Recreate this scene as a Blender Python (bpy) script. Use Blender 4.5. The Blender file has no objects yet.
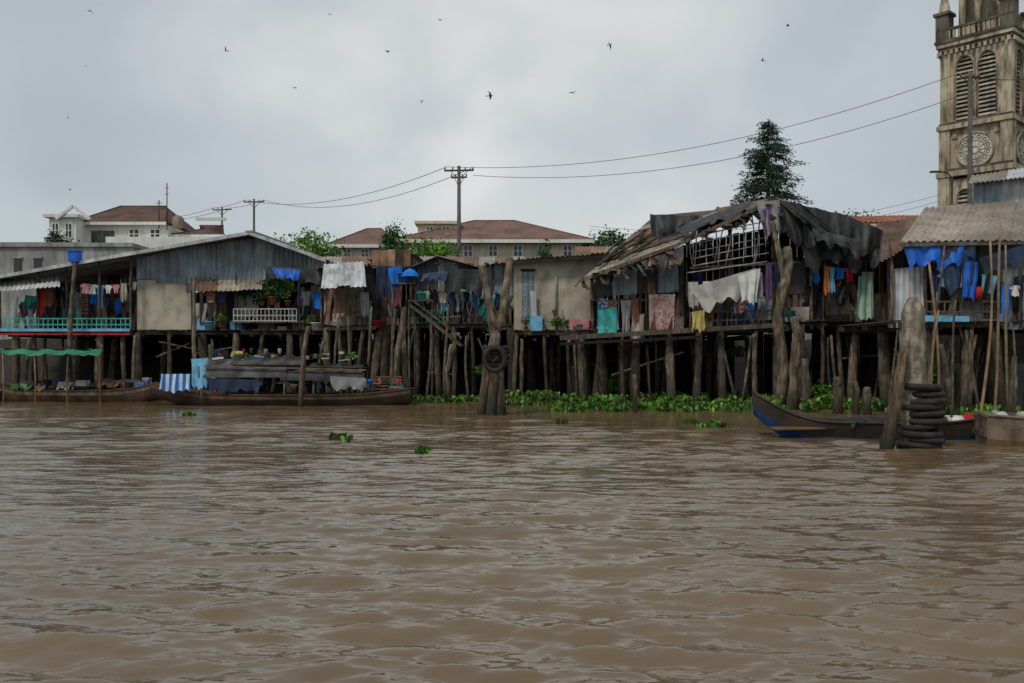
import bpy, math, random
import numpy as np
from mathutils import Vector, Matrix
R = random.Random(7)
V = Vector
CAMH = 1.7; FPX = 900.0; HOR = 358.0
def A(px, py, Y):
    "survey point: bearing/elevation read off the photo at a real distance Y (m)"
    return V(((px-512)/FPX*Y, Y, CAMH+(HOR-py)/FPX*Y))

# ------------------------------------------------------------------ materials
MATS = {}
def mat(name, c1, c2=None, rough=.85, scale=1.5, streak=0., dirt=(.035,.028,.02), bump=.25, bscale=25,
        isl=0., metal=0., pattern=None, c3=None, tide=False, spec=.3, pscale=6., lo=.4, hi=.62, grain=None, ss=(2.6,2.6,.45)):
    if name in MATS: return MATS[name]
    m = bpy.data.materials.new(name); m.use_nodes = True
    nt = m.node_tree; N = nt.nodes; L = nt.links
    bs = N['Principled BSDF']; bs.inputs['Roughness'].default_value = rough
    bs.inputs['Metallic'].default_value = metal
    bs.inputs['Specular IOR Level'].default_value = spec
    c2 = c2 or tuple(x*.6 for x in c1)
    tc = N.new('ShaderNodeTexCoord')
    def mix(f, a, b, t='MIX'):
        n = N.new('ShaderNodeMix'); n.data_type = 'RGBA'; n.blend_type = t
        for s, v in ((0, f), (6, a), (7, b)):
            if isinstance(v, (int, float)): n.inputs[s].default_value = v
            elif isinstance(v, tuple): n.inputs[s].default_value = (*v, 1)
            else: L.new(v, n.inputs[s])
        return n.outputs[2]
    def mr(v, a, b, c=0., d=1.):
        n = N.new('ShaderNodeMapRange'); L.new(v, n.inputs[0])
        for i, x in enumerate((a, b, c, d)): n.inputs[i+1].default_value = x
        return n.outputs[0]
    def noise(sc, det=4, vec=None, s3=None):
        n = N.new('ShaderNodeTexNoise'); n.inputs['Scale'].default_value = sc; n.inputs['Detail'].default_value = det
        v = vec or tc.outputs['Object']
        if s3:
            mp = N.new('ShaderNodeMapping'); mp.inputs['Scale'].default_value = s3; L.new(v, mp.inputs[0]); v = mp.outputs[0]
        L.new(v, n.inputs['Vector']); return n.outputs['Fac']
    col = mix(mr(noise(scale), lo, hi), c1, c2)
    if pattern == 'stripe':
        w = N.new('ShaderNodeTexWave'); w.inputs['Scale'].default_value = pscale; w.inputs['Distortion'].default_value = .6
        L.new(tc.outputs['Object'], w.inputs[0]); col = mix(mr(w.outputs['Fac'], .45, .55), col, c3)
    if pattern == 'check':
        mp = N.new('ShaderNodeMapping'); mp.inputs['Scale'].default_value = (pscale, pscale, pscale); L.new(tc.outputs['Object'], mp.inputs[0])
        w = N.new('ShaderNodeTexChecker'); w.inputs['Scale'].default_value = 1.; L.new(mp.outputs[0], w.inputs[0])
        col = mix(w.outputs['Fac'], col, c3)
    if pattern == 'flower':
        w = N.new('ShaderNodeTexVoronoi'); w.inputs['Scale'].default_value = pscale; L.new(tc.outputs['Object'], w.inputs[0])
        col = mix(mr(w.outputs['Distance'], .3, .42), c3, col)
    if streak > 0:
        f = mr(noise(1.6, 5, s3=ss), .45, .66, 0, streak)
        col = mix(f, col, dirt)
    if isl > 0:
        g = N.new('ShaderNodeNewGeometry'); h = N.new('ShaderNodeHueSaturation')
        L.new(mr(g.outputs['Random Per Island'], 0, 1, 1-isl, 1+isl), h.inputs['Value'])
        L.new(col, h.inputs['Color']); col = h.outputs[0]
    if grain:
        col = mix(mr(noise(bscale, 3, s3=grain), .38, .66, .1, .85), col, tuple(x*.3 for x in c2))
    if tide:
        sp = N.new('ShaderNodeSeparateXYZ'); L.new(tc.outputs['Object'], sp.inputs[0])
        ad = N.new('ShaderNodeMath'); ad.operation = 'ADD'; L.new(sp.outputs[2], ad.inputs[0]); L.new(noise(3.), ad.inputs[1])
        col = mix(mr(ad.outputs[0], .65, 1.35, .85, 0.), col, (.022, .018, .012))
    L.new(col, bs.inputs['Base Color'])
    if bump > 0:
        b = N.new('ShaderNodeBump'); b.inputs['Strength'].default_value = bump; b.inputs['Distance'].default_value = .02
        L.new(noise(bscale, 4, s3=grain), b.inputs['Height']); L.new(b.outputs[0], bs.inputs['Normal'])
    MATS[name] = m; return m

GR=(1,1,.12)
tin   = mat('tin_blue', (.25,.33,.38), (.15,.195,.225), .5, 1.2, .55, (.13,.07,.038), isl=.3, metal=.1)
tinw  = mat('tin_white', (.58,.62,.64), (.40,.43,.44), .5, 1.4, .5, (.19,.11,.06), isl=.2, metal=.05)
tind  = mat('tin_dark', (.10,.11,.115), (.045,.045,.045), .6, 1.2, .6, (.10,.048,.025), isl=.4, metal=.2)
tinr  = mat('tin_rust', (.25,.145,.09), (.12,.072,.048), .75, 1., .5, (.06,.033,.02), isl=.35, metal=.05)
tinrf = mat('tin_roof', (.37,.325,.265), (.225,.185,.145), .6, .8, .6, (.16,.085,.048), isl=.2, metal=.05)
wood  = mat('wood_grey', (.24,.19,.14), (.12,.092,.068), .9, 2.5, .5, isl=.5, grain=GR, bscale=30)
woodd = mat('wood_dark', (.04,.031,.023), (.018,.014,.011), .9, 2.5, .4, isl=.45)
woodb = mat('wood_brown', (.23,.125,.068), (.12,.07,.042), .85, 2.5, .5, isl=.4)
stilt = mat('stilt_wood', (.25,.20,.145), (.105,.082,.06), .9, 3., .5, isl=.65, tide=True, bump=.6, grain=GR, bscale=30)
trunk = mat('mooring_wood', (.33,.26,.18), (.155,.11,.075), .9, 3., .6, isl=.15, tide=True, bump=1., bscale=18, grain=(1,1,.12))
trund = mat('mooring_wood_brown', (.25,.175,.11), (.12,.083,.053), .9, 3., .6, isl=.15, tide=True, bump=1., bscale=18, grain=(1,1,.12))
conc  = mat('post_concrete', (.38,.33,.25), (.18,.145,.105), .9, 5.5, .7, (.05,.042,.032), tide=True, bump=1., bscale=9, ss=(5,5,.9))
bamboo= mat('bamboo', (.30,.21,.11), (.18,.12,.07), .6, 3, .3, isl=.35)
plast = mat('plaster_beige', (.52,.465,.36), (.38,.335,.26), .9, .8, .5, (.15,.13,.10), bump=.35, ss=(1.3,1.3,.7))
plasg = mat('plaster_grey', (.38,.38,.36), (.26,.26,.24), .9, .6, .5, (.09,.085,.07), bump=.3)
undershade = mat('under_deck_shade', (.02,.016,.012), (.01,.009,.007), .95, 1.)  # near-black, the dark space below the decks painted as colour
white = mat('white_paint', (.8,.8,.74), (.68,.67,.6), .7, .5, .3, (.3,.28,.22), bump=.1)
cream = mat('cream_paint', (.70,.60,.44), (.56,.48,.35), .8, .5, .3, (.24,.2,.14), bump=.1)
stone = mat('tower_stone', (.56,.475,.34), (.40,.33,.23), .9, .7, .85, (.085,.07,.052), bump=.5, bscale=6, ss=(1.3,1.3,.35))
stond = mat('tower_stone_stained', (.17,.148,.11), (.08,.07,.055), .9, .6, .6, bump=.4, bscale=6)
louv  = mat('louver_grey', (.48,.43,.34), (.30,.265,.205), .9, 1., .4, isl=.25)
dial  = mat('dial_plaster', (.72,.68,.58), (.55,.51,.42), .9, 1., .45, (.2,.18,.14))
tile  = mat('roof_tile', (.145,.07,.052), (.08,.042,.034), .8, .6, .4, (.04,.03,.027), bump=.8, bscale=9, isl=.1)
tilep = mat('roof_tile_faded', (.23,.125,.092), (.135,.08,.064), .8, .6, .5, (.06,.05,.045), bump=.8, bscale=9, isl=.1)
tileo = mat('roof_tile_orange', (.36,.13,.07), (.24,.085,.05), .8, .9, .4, (.07,.04,.03), bump=.6, bscale=9, isl=.2)
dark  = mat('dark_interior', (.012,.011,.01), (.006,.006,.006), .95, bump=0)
glass = mat('window_glass', (.035,.045,.05), (.02,.025,.03), .15, bump=0, spec=.5)
tarpb = mat('tarp_black', (.012,.013,.015), (.03,.03,.031), .5, 1.6, .3, (.08,.075,.07), bump=.8, bscale=7)
tarpg = mat('tarp_grey', (.13,.135,.14), (.05,.05,.052), .6, 1.6, .4, bump=.6, bscale=9)
tarpbl= mat('tarp_blue', (.015,.15,.66), (.012,.09,.42), .5, 1.6, .2, bump=.5, bscale=9)
tarpn = mat('tarp_navy', (.03,.06,.13), (.018,.026,.05), .6, 1.6, .3, bump=.5, bscale=9)
greent= mat('tarp_green', (.04,.27,.15), (.03,.16,.09), .6, 1.6, .3)
rope  = mat('rope', (.05,.045,.038), None, .9, 8, bump=.8, bscale=60)
rubber= mat('tyre_rubber', (.018,.018,.019), (.035,.032,.03), .7, 5, .3, (.07,.055,.04), bump=.6, bscale=30)
mud   = mat('mud', (.032,.024,.016), (.014,.011,.008), .7, .8, bump=.9, bscale=4)
metal = mat('dark_metal', (.06,.06,.06), (.04,.035,.03), .5, 3, metal=.5)
polec = mat('pole_concrete', (.12,.115,.105), (.08,.075,.07), .9, 3)
leafm = mat('leaf_green', (.05,.15,.022), (.024,.08,.013), .6, 1.2, isl=.6, bump=0)
leafy = mat('leaf_yellow_green', (.14,.30,.03), (.07,.165,.018), .55, 1.2, isl=.55, bump=0)
leafd = mat('leaf_conifer', (.028,.065,.028), (.014,.036,.017), .8, .8, isl=.6, bump=0)
leaff = mat('leaf_far', (.05,.09,.038), (.028,.055,.024), .9, .3, isl=.45, bump=0)
leafx = mat('leaf_dead', (.16,.11,.05), (.08,.055,.03), .9, 1., isl=.5, bump=0)
bark  = mat('bark', (.09,.07,.05), (.05,.04,.03), .95, 3)
birdm = mat('bird_feather', (.015,.015,.017), (.03,.03,.03), .7, 20, bump=0)
def cl(n, c, **k): return mat('cloth_'+n, c, tuple(x*.7 for x in c), .9, 3, bump=.15, **k)
cW = cl('white', (.74,.74,.72)); cR = cl('red', (.56,.03,.03)); cB = cl('blue', (.02,.2,.7)); cN = cl('navy', (.02,.03,.11))
cP = cl('pink', (.66,.26,.3)); cT = cl('teal', (.07,.46,.42)); cO = cl('orange', (.62,.2,.07)); cG = cl('grey', (.3,.3,.3))
cY = cl('yellow', (.55,.45,.14)); cV = cl('violet', (.13,.07,.2)); cBe = cl('beige', (.5,.43,.33)); cMi = cl('mint', (.40,.58,.44))
cSk = cl('sky', (.2,.5,.74)); cBr = cl('brown', (.24,.09,.055)); cK = cl('black', (.02,.02,.022)); cLg = cl('pale_grey', (.48,.47,.44))
cFl = cl('floral', (.46,.33,.30), pattern='flower', c3=(.34,.09,.11), pscale=9)
cFb = cl('floral_blue', (.08,.16,.36), pattern='flower', c3=(.5,.5,.5), pscale=9)
cSt = cl('striped_blue', (.66,.72,.76), pattern='stripe', c3=(.02,.16,.55), pscale=1.3)
cCh = cl('checked', (.40,.23,.18), pattern='check', c3=(.11,.045,.045), pscale=12)
CL = [cW,cG,cR,cB,cN,cBe,cT,cG,cLg,cV,cBe,cMi,cSk,cBr,cK,cFb,cN,cP,cBr]

# ------------------------------------------------------------------ mesh builder
def coll(): return bpy.context.scene.collection
def group(name):
    e = bpy.data.objects.new(name, None); e.empty_display_size = .3; coll().objects.link(e); return e
class B:
    def __init__(s, name, parent=None):
        s.name=name; s.parent=parent; s.v=[]; s.f=[]; s.m=[]; s.ml=[]; s.T=None; s.smooth=set()
    def mi(s, m):
        if m not in s.ml: s.ml.append(m)
        return s.ml.index(m)
    def add(s, vs, fs, m, smooth=False):
        o=len(s.v)
        for p in vs:
            p=V(p)
            if s.T is not None: p=s.T@p
            s.v.append(tuple(p))
        k=s.mi(m)
        for f in fs:
            if smooth: s.smooth.add(len(s.f))
            s.f.append([i+o for i in f]); s.m.append(k)
    def hexa(s, p, m):
        s.add(p, [(0,3,2,1),(4,5,6,7),(0,1,5,4),(1,2,6,5),(2,3,7,6),(3,0,4,7)], m)
    def box(s, x0,x1,y0,y1,z0,z1, m):
        s.hexa([(x0,y0,z0),(x1,y0,z0),(x1,y1,z0),(x0,y1,z0),(x0,y0,z1),(x1,y0,z1),(x1,y1,z1),(x0,y1,z1)], m)
    def beam(s, a, b, w, h, m):
        a=V(a); b=V(b); d=(b-a).normalized(); up=V((0,0,1)) if abs(d.z)<.9 else V((0,1,0))
        r=d.cross(up).normalized()*w/2; u=r.cross(d).normalized()*h/2
        s.hexa([a-r-u,a+r-u,a+r+u,a-r+u,b-r-u,b+r-u,b+r+u,b-r+u], m)
    def tube(s, pts, rs, m, seg=8, cap=True, flute=0.):
        pts=[V(p) for p in pts]; n=len(pts)
        if not isinstance(rs,(list,tuple)): rs=[rs]*n
        vs=[]; fs=[]; fl=[1+R.uniform(-flute,flute) for _ in range(seg)]
        for i,p in enumerate(pts):
            d=(pts[min(i+1,n-1)]-pts[max(i-1,0)]).normalized()
            up=V((0,1,0)) if abs(d.y)<.8 else V((0,0,1))
            a=d.cross(up).normalized(); b=a.cross(d)
            for k in range(seg):
                t=2*math.pi*k/seg; vs.append(p+(a*math.cos(t)+b*math.sin(t))*rs[i]*(fl[k]+(R.uniform(-flute,flute)*.5 if flute else 0)))
        for i in range(n-1):
            for k in range(seg):
                k2=(k+1)%seg; fs.append((i*seg+k,i*seg+k2,(i+1)*seg+k2,(i+1)*seg+k))
        if cap: fs.append(tuple(range(seg))[::-1]); fs.append(tuple((n-1)*seg+k for k in range(seg)))
        s.add(vs,fs,m,True)
    def post(s, a, b, r1, r2, m, wob=.05, seg=8, n=7):
        a=V(a); b=V(b); pts=[]; rs=[]
        ox=R.uniform(-1,1); oy=R.uniform(-1,1); ph=R.uniform(0,6)
        for i in range(n+1):
            t=i/n; q=a.lerp(b,t); w=math.sin(t*math.pi)*wob
            pts.append(q+V((ox*w+math.sin(t*5+ph)*wob*.5, oy*w, 0))); rs.append((r1+(r2-r1)*t)*R.uniform(.85,1.15))
        s.tube(pts,rs,m,seg)
    def panels(s, a,b,c,d, w, mats, amp=.028, lam=.2, jit=.04, skip=0., vj=.06, rows=2):
        a,b,c,d=map(V,(a,b,c,d)); nrm=(b-a).cross(d-a)
        if nrm.length<1e-6: nrm=(b-a).cross(c-b)
        nrm.normalize(); L=max((b-a).length,(c-d).length); n=max(1,round(L/w))
        if not isinstance(mats,(list,tuple)): mats=[mats]
        for i in range(n):
            if R.random()<skip: continue
            u0=max(0,i/n-.04/L*R.random()); u1=min(1,(i+1)/n+.06/L)
            off=R.uniform(0,jit)+.004*(i%2); mm=R.choice(mats)
            v0=R.uniform(-vj,vj); v1=R.uniform(-vj,vj)
            mcol=max(2,int((u1-u0)*L/(lam/4))) if amp>0 else 1
            vs=[];fs=[]
            for j in range(rows+1):
                for k in range(mcol+1):
                    u=u0+(u1-u0)*k/mcol; t=j/rows
                    p=a.lerp(b,u).lerp(d.lerp(c,u),t)
                    dr=(d.lerp(c,u)-a.lerp(b,u))
                    if j==0: p=p+(dr.normalized()*v0 if dr.length>.01 else V())
                    if j==rows and dr.length>.3: p=p+dr.normalized()*v1*.5
                    vs.append(p+nrm*(off+amp*math.sin(2*math.pi*u*L/lam)))
            for j in range(rows):
                for k in range(mcol):
                    q=j*(mcol+1)+k; fs.append((q,q+1,q+mcol+2,q+mcol+1))
            s.add(vs,fs,mm,amp>0)
    def boards(s, a,b,c,d, w, mats, th=.025, gap=.012, jit=.02, skip=0., vj=.05):
        a,b,c,d=map(V,(a,b,c,d)); nrm=(b-a).cross(d-a).normalized(); L=max((b-a).length,.01); n=max(1,round(L/w))
        if not isinstance(mats,(list,tuple)): mats=[mats]
        for i in range(n):
            if R.random()<skip: continue
            u0=i/n+gap/L; u1=(i+1)/n-gap/L*R.random(); o=R.uniform(0,jit)
            p0=a.lerp(b,u0);p1=a.lerp(b,u1);q0=d.lerp(c,u0);q1=d.lerp(c,u1); dv=(q0-p0).normalized()
            e=dv*R.uniform(-vj,vj); g=dv*R.uniform(-vj,vj); n0=nrm*o; n1=nrm*(o+th)
            s.hexa([p0+e+n0,p1+e+n0,p1+e+n1,p0+e+n1,q0+g+n0,q1+g+n0,q1+g+n1,q0+g+n1],R.choice(mats))
    def cloth(s, tl,tr,bl,br, m, amp=.05, freq=3., sag=.0, jag=.05, n=18, r=8, pin=True):
        tl,tr,bl,br=map(V,(tl,tr,bl,br)); nrm=(tr-tl).cross(tl-bl)
        if nrm.length<1e-6: nrm=V((0,-1,0))
        nrm.normalize(); ph=R.uniform(0,6); ph2=R.uniform(0,6); vs=[];fs=[]
        for j in range(r+1):
            t=j/r
            for k in range(n+1):
                u=k/n; p=tl.lerp(tr,u).lerp(bl.lerp(br,u),t)
                g=(.25+.75*t) if pin else 1
                p=p+nrm*amp*g*(math.sin(2*math.pi*freq*u+ph+t*1.3)+.5*math.sin(2*math.pi*freq*2.3*u+ph2-t*2))
                p.z-=sag*4*u*(1-u)
                if j==r: p.z+=jag*(math.sin(u*9+ph)+math.sin(u*23+ph2))
                p.x+=.02*math.sin(t*5+ph+u*3)
                vs.append(p)
        for j in range(r):
            for k in range(n):
                q=j*(n+1)+k; fs.append((q+n+1,q+n+2,q+1,q))
        s.add(vs,fs,m,True)
    def shirt(s, c, w, h, m):
        c=V(c); x=V((1,0,0)); z=V((0,0,1)); a=c-x*w/2; b=c+x*w/2
        s.cloth(a,b,a-z*h,b-z*h,m,.03,1.5,jag=.015,n=8,r=5)
        s.cloth(a,a+z*-.02,a-x*w*.35-z*h*.3,a-z*h*.38,m,.01,1,n=3,r=3,jag=.0)
        s.cloth(b-z*.02,b,b-z*h*.38,b+x*w*.35-z*h*.3,m,.01,1,n=3,r=3,jag=.0)
    def trousers(s, c, w, h, m):
        c=V(c); x=V((1,0,0)); z=V((0,0,1)); a=c-x*w/2; b=c+x*w/2
        s.cloth(a,b,a-z*h*.35,b-z*h*.35,m,.02,1,n=6,r=3,jag=0)
        s.cloth(a-z*h*.35,c-z*h*.35,a-z*h,c-x*.05-z*h,m,.02,1,n=4,r=4,jag=0)
        s.cloth(c-z*h*.35,b-z*h*.35,c+x*.05-z*h,b-z*h,m,.02,1,n=4,r=4,jag=0)
    def leaves(s, c, rad, n, size, m, clump=6, asp=.5, up=0., spread=.45):
        c=V(c); cs=[]
        for i in range(clump):
            while True:
                q=V((R.uniform(-1,1),R.uniform(-1,1),R.uniform(-1,1)))
                if q.length<1: break
            cs.append(q*.8)
        for i in range(n):
            q=R.choice(cs)+V((R.gauss(0,1),R.gauss(0,1),R.gauss(0,1)))*spread*.5
            p=c+V((q.x*rad[0],q.y*rad[1],q.z*rad[2]))
            d=V((R.uniform(-1,1),R.uniform(-1,1),R.uniform(-1,1)+up)).normalized()
            e=d.cross(V((R.uniform(-1,1),R.uniform(-1,1),R.uniform(-1,1)))).normalized()
            L=size*R.uniform(.6,1.3); W=L*asp
            s.add([p-d*L*.5,p+e*W*.5,p+d*L*.5,p-e*W*.5],[(0,1,2,3)],m)
    def lathe(s, c, prof, m, seg=14):
        c=V(c); vs=[];fs=[]; n=len(prof)
        for (r,z) in prof:
            for k in range(seg):
                t=2*math.pi*k/seg; vs.append(c+V((r*math.cos(t),r*math.sin(t),z)))
        for i in range(n-1):
            for k in range(seg):
                k2=(k+1)%seg; fs.append((i*seg+k,i*seg+k2,(i+1)*seg+k2,(i+1)*seg+k))
        s.add(vs,fs,m,True)
    def done(s):
        me=bpy.data.meshes.new(s.name); me.from_pydata(s.v,[],s.f)
        for m in s.ml: me.materials.append(m)
        me.polygons.foreach_set('material_index',s.m)
        sm=[i in s.smooth for i in range(len(s.f))]; me.polygons.foreach_set('use_smooth',sm); me.update()
        o=bpy.data.objects.new(s.name,me); coll().objects.link(o)
        if s.parent: o.parent=s.parent
        return o

# ------------------------------------------------------------------ world, sun, camera
sc=bpy.context.scene
w=bpy.data.worlds.new('World'); sc.world=w; w.use_nodes=True; nt=w.node_tree; N=nt.nodes; L=nt.links
bg=N['Background']; bg.inputs[1].default_value=.122
sky=N.new('ShaderNodeTexSky'); sky.sky_type='NISHITA'; sky.sun_disc=False
SE,SR=math.radians(52),math.radians(215)
sky.sun_elevation=SE; sky.sun_rotation=SR
tc=N.new('ShaderNodeTexCoord')
def wn(scale,s3,loc,det,dist=0):
    mp=N.new('ShaderNodeMapping'); mp.inputs['Scale'].default_value=s3; mp.inputs['Location'].default_value=loc; L.new(tc.outputs['Generated'],mp.inputs[0])
    n=N.new('ShaderNodeTexNoise'); n.inputs['Scale'].default_value=scale; n.inputs['Detail'].default_value=det; n.inputs['Distortion'].default_value=dist
    n.inputs['Roughness'].default_value=.45
    L.new(mp.outputs[0],n.inputs['Vector']); return n.outputs['Fac']
def wm(op,a,b,c=None):
    n=N.new('ShaderNodeMath'); n.operation=op
    for i,x in enumerate((a,b,c)):
        if x is None: continue
        if isinstance(x,(int,float)): n.inputs[i].default_value=x
        else: L.new(x,n.inputs[i])
    return n.outputs[0]
def wmr(v,a,b,c,d):
    n=N.new('ShaderNodeMapRange'); n.interpolation_type='SMOOTHSTEP'; L.new(v,n.inputs[0])
    for i,x in enumerate((a,b,c,d)): n.inputs[i+1].default_value=x
    return n.outputs[0]
n1=wn(2.3,(1,1,1.6),(.3,.0,.15),4,.3); n2=wn(6.,(1,1,1.4),(2.,1.,.4),5,.3)
dp=N.new('ShaderNodeVectorMath'); dp.operation='DOT_PRODUCT'; L.new(tc.outputs['Generated'],dp.inputs[0])
dp.inputs[1].default_value=V((.04,.95,.17)).normalized()
glow=wmr(dp.outputs['Value'],.87,1.,0,1)
f=wm('ADD',wm('MULTIPLY',wmr(n1,.32,.68,0,1),.26),wm('MULTIPLY',wmr(n2,.36,.68,0,1),.20)); f=wm('ADD',f,wm('MULTIPLY',glow,.44))
f=wm('ADD',f,.04)
cr=N.new('ShaderNodeValToRGB'); L.new(f,cr.inputs[0]); e=cr.color_ramp.elements
e[0].position=.1; e[0].color=(.33,.375,.405,1); e[1].position=.95; e[1].color=(.66,.66,.64,1)
q=cr.color_ramp.elements.new(.5); q.color=(.435,.475,.495,1)
sc10=N.new('ShaderNodeMix'); sc10.data_type='RGBA'; sc10.blend_type='MULTIPLY'; sc10.inputs[0].default_value=1; L.new(cr.outputs[0],sc10.inputs[6]); sc10.inputs[7].default_value=(10.,10.,10.,1)
sc10.clamp_result=False
mx=N.new('ShaderNodeMix'); mx.data_type='RGBA'; mx.inputs[0].default_value=.93; L.new(sky.outputs[0],mx.inputs[6]); L.new(sc10.outputs[2],mx.inputs[7])
L.new(mx.outputs[2],bg.inputs[0])
sun=bpy.data.lights.new('sun','SUN'); sun.energy=1.5; sun.angle=math.radians(10); sun.color=(1,.94,.84)
so=bpy.data.objects.new('sun',sun); coll().objects.link(so)
sd=V((math.sin(SR)*math.cos(SE),math.cos(SR)*math.cos(SE),math.sin(SE)))
so.rotation_euler=sd.to_track_quat('Z','Y').to_euler()
cam=bpy.data.cameras.new('camera'); co=bpy.data.objects.new('camera',cam); coll().objects.link(co)
co.location=(0,0,CAMH); co.rotation_euler=(math.radians(90),0,0); cam.sensor_width=36; cam.lens=FPX/1024*36
cam.shift_y=(HOR-341.5)/1024; cam.clip_end=5000; cam.clip_start=.05; sc.camera=co
sc.view_settings.view_transform='Standard'; sc.view_settings.look='None'; sc.view_settings.exposure=0

# ------------------------------------------------------------------ water
def water():
    rng=np.random.default_rng(3)
    ys=[-300,-20,0.]; y=1.2
    while y<42: ys.append(y); y*=1.0043
    ys+= [44,60.]
    ys=np.array(ys); s=np.concatenate([[-60,-12,-3,-1.3],np.linspace(-.72,.72,560),[1.3,3,12,60]])
    Yg,Sg=np.meshgrid(ys,s,indexing='ij'); Wd=np.maximum(Yg,0)+3; X=Sg*Wd; Y=Yg.copy(); Z=np.zeros_like(X)
    sp=np.maximum(Y,1)*.0043
    mod=.85+.4*np.sin(X*.23+Y*.11+1)*np.sin(Y*.31-X*.07)+.3*np.sin(X*.6-Y*.45)*np.sin(Y*.8+X*.2)
    NW=110
    for i in range(NW):
        lam=.10*(2.0/.10)**(i/(NW-1.)); th=rng.normal(0.08,.22 if lam>.35 else .38); k=2*np.pi/lam; ph=rng.uniform(0,6.28)
        a=.0042*lam*(1.4 if .2<lam<.8 else .85)
        if lam>1.1: a*=.55
        fade=np.clip((lam/sp-3)/4,0,1)
        arg=k*(X*np.sin(th)+Y*np.cos(th))+ph+.9*np.sin(X*.5+i)+.7*np.sin(Y*.7+i*2)
        w_=np.sin(arg)
        Z+=a*fade*(w_+.35*np.cos(2*arg))*mod*np.clip(.75+.9*np.sin(X*.55+i*1.7+Y*.2)*np.sin(Y*1.3+i*2.9),0,2)
    Z*=np.clip((Y-.5)/2,0,1)*np.where(np.abs(Sg)>.8,0,1)
    Z*=np.clip((44-Y)/14,.3,1)
    nr,nc=X.shape; vs=np.stack([X,Y,Z],-1).reshape(-1,3)
    idx=np.arange(nr*nc).reshape(nr,nc); fc=np.stack([idx[:-1,:-1],idx[:-1,1:],idx[1:,1:],idx[1:,:-1]],-1).reshape(-1,4)
    me=bpy.data.meshes.new('river_water'); me.vertices.add(len(vs)); me.vertices.foreach_set('co',vs.ravel())
    me.loops.add(fc.size); me.loops.foreach_set('vertex_index',fc.ravel()); me.polygons.add(len(fc))
    me.polygons.foreach_set('loop_start',np.arange(0,fc.size,4)); me.polygons.foreach_set('loop_total',np.full(len(fc),4))
    me.polygons.foreach_set('use_smooth',np.ones(len(fc),bool)); me.update(calc_edges=True); me.validate()
    o=bpy.data.objects.new('river_water',me); coll().objects.link(o)
    m=bpy.data.materials.new('muddy_water'); m.use_nodes=True; nt=m.node_tree; N=nt.nodes; L=nt.links; bs=N['Principled BSDF']
    bs.inputs['Roughness'].default_value=.05; bs.inputs['IOR'].default_value=1.58
    tc=N.new('ShaderNodeTexCoord')
    def nz(sc,s3,det,rot=.1):
        mp=N.new('ShaderNodeMapping'); mp.inputs['Scale'].default_value=s3; mp.inputs['Rotation'].default_value=(0,0,rot); L.new(tc.outputs['Object'],mp.inputs[0])
        n=N.new('ShaderNodeTexNoise'); n.inputs['Scale'].default_value=sc; n.inputs['Detail'].default_value=det; L.new(mp.outputs[0],n.inputs['Vector']); return n.outputs['Fac']
    cr=N.new('ShaderNodeValToRGB'); L.new(nz(.25,(.5,1,1),4),cr.inputs[0])
    e=cr.color_ramp.elements; e[0].position=.35; e[0].color=(.128,.083,.042,1); e[1].position=.7; e[1].color=(.18,.124,.068,1)
    L.new(cr.outputs[0],bs.inputs['Base Color'])
    prev=None
    for sc_,s3,det,st,dist,rot in ((3.,(.35,1,1),2,.75,.05,.08),(9.,(.35,1,1),2,.6,.022,-.1),(24.,(.5,1,1),2,.35,.008,.2)):
        b1=N.new('ShaderNodeBump'); b1.inputs['Strength'].default_value=st; b1.inputs['Distance'].default_value=dist; L.new(nz(sc_,s3,det,rot),b1.inputs['Height'])
        if prev: L.new(prev.outputs[0],b1.inputs['Normal'])
        prev=b1
    L.new(prev.outputs[0],bs.inputs['Normal'])
    me.materials.append(m)
water()

# ------------------------------------------------------------------ ground / bank
g=B('ground')
xs=[-1500,-300,-100]+[-60+i*1.5 for i in range(81)]+[100,300,1500]; ysl=[35,36,37,38,39,40,41,42,43,44,46,50,60,100,300,1500,3000]
vs=[];fs=[]
for y in ysl:
    for x in xs:
        t=max(0,min(1,(y-37.2)/7)); z=-.5+t*t*(3-2*t)*3.1
        if y<45 and abs(x)<70: z+=R.uniform(-.12,.12)
        vs.append((x,y,z))
nc=len(xs)
for j in range(len(ysl)-1):
    for i in range(nc-1):
        q=j*nc+i; fs.append((q,q+1,q+nc+1,q+nc))
g.add(vs,fs,mud,True); g.done()

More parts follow.
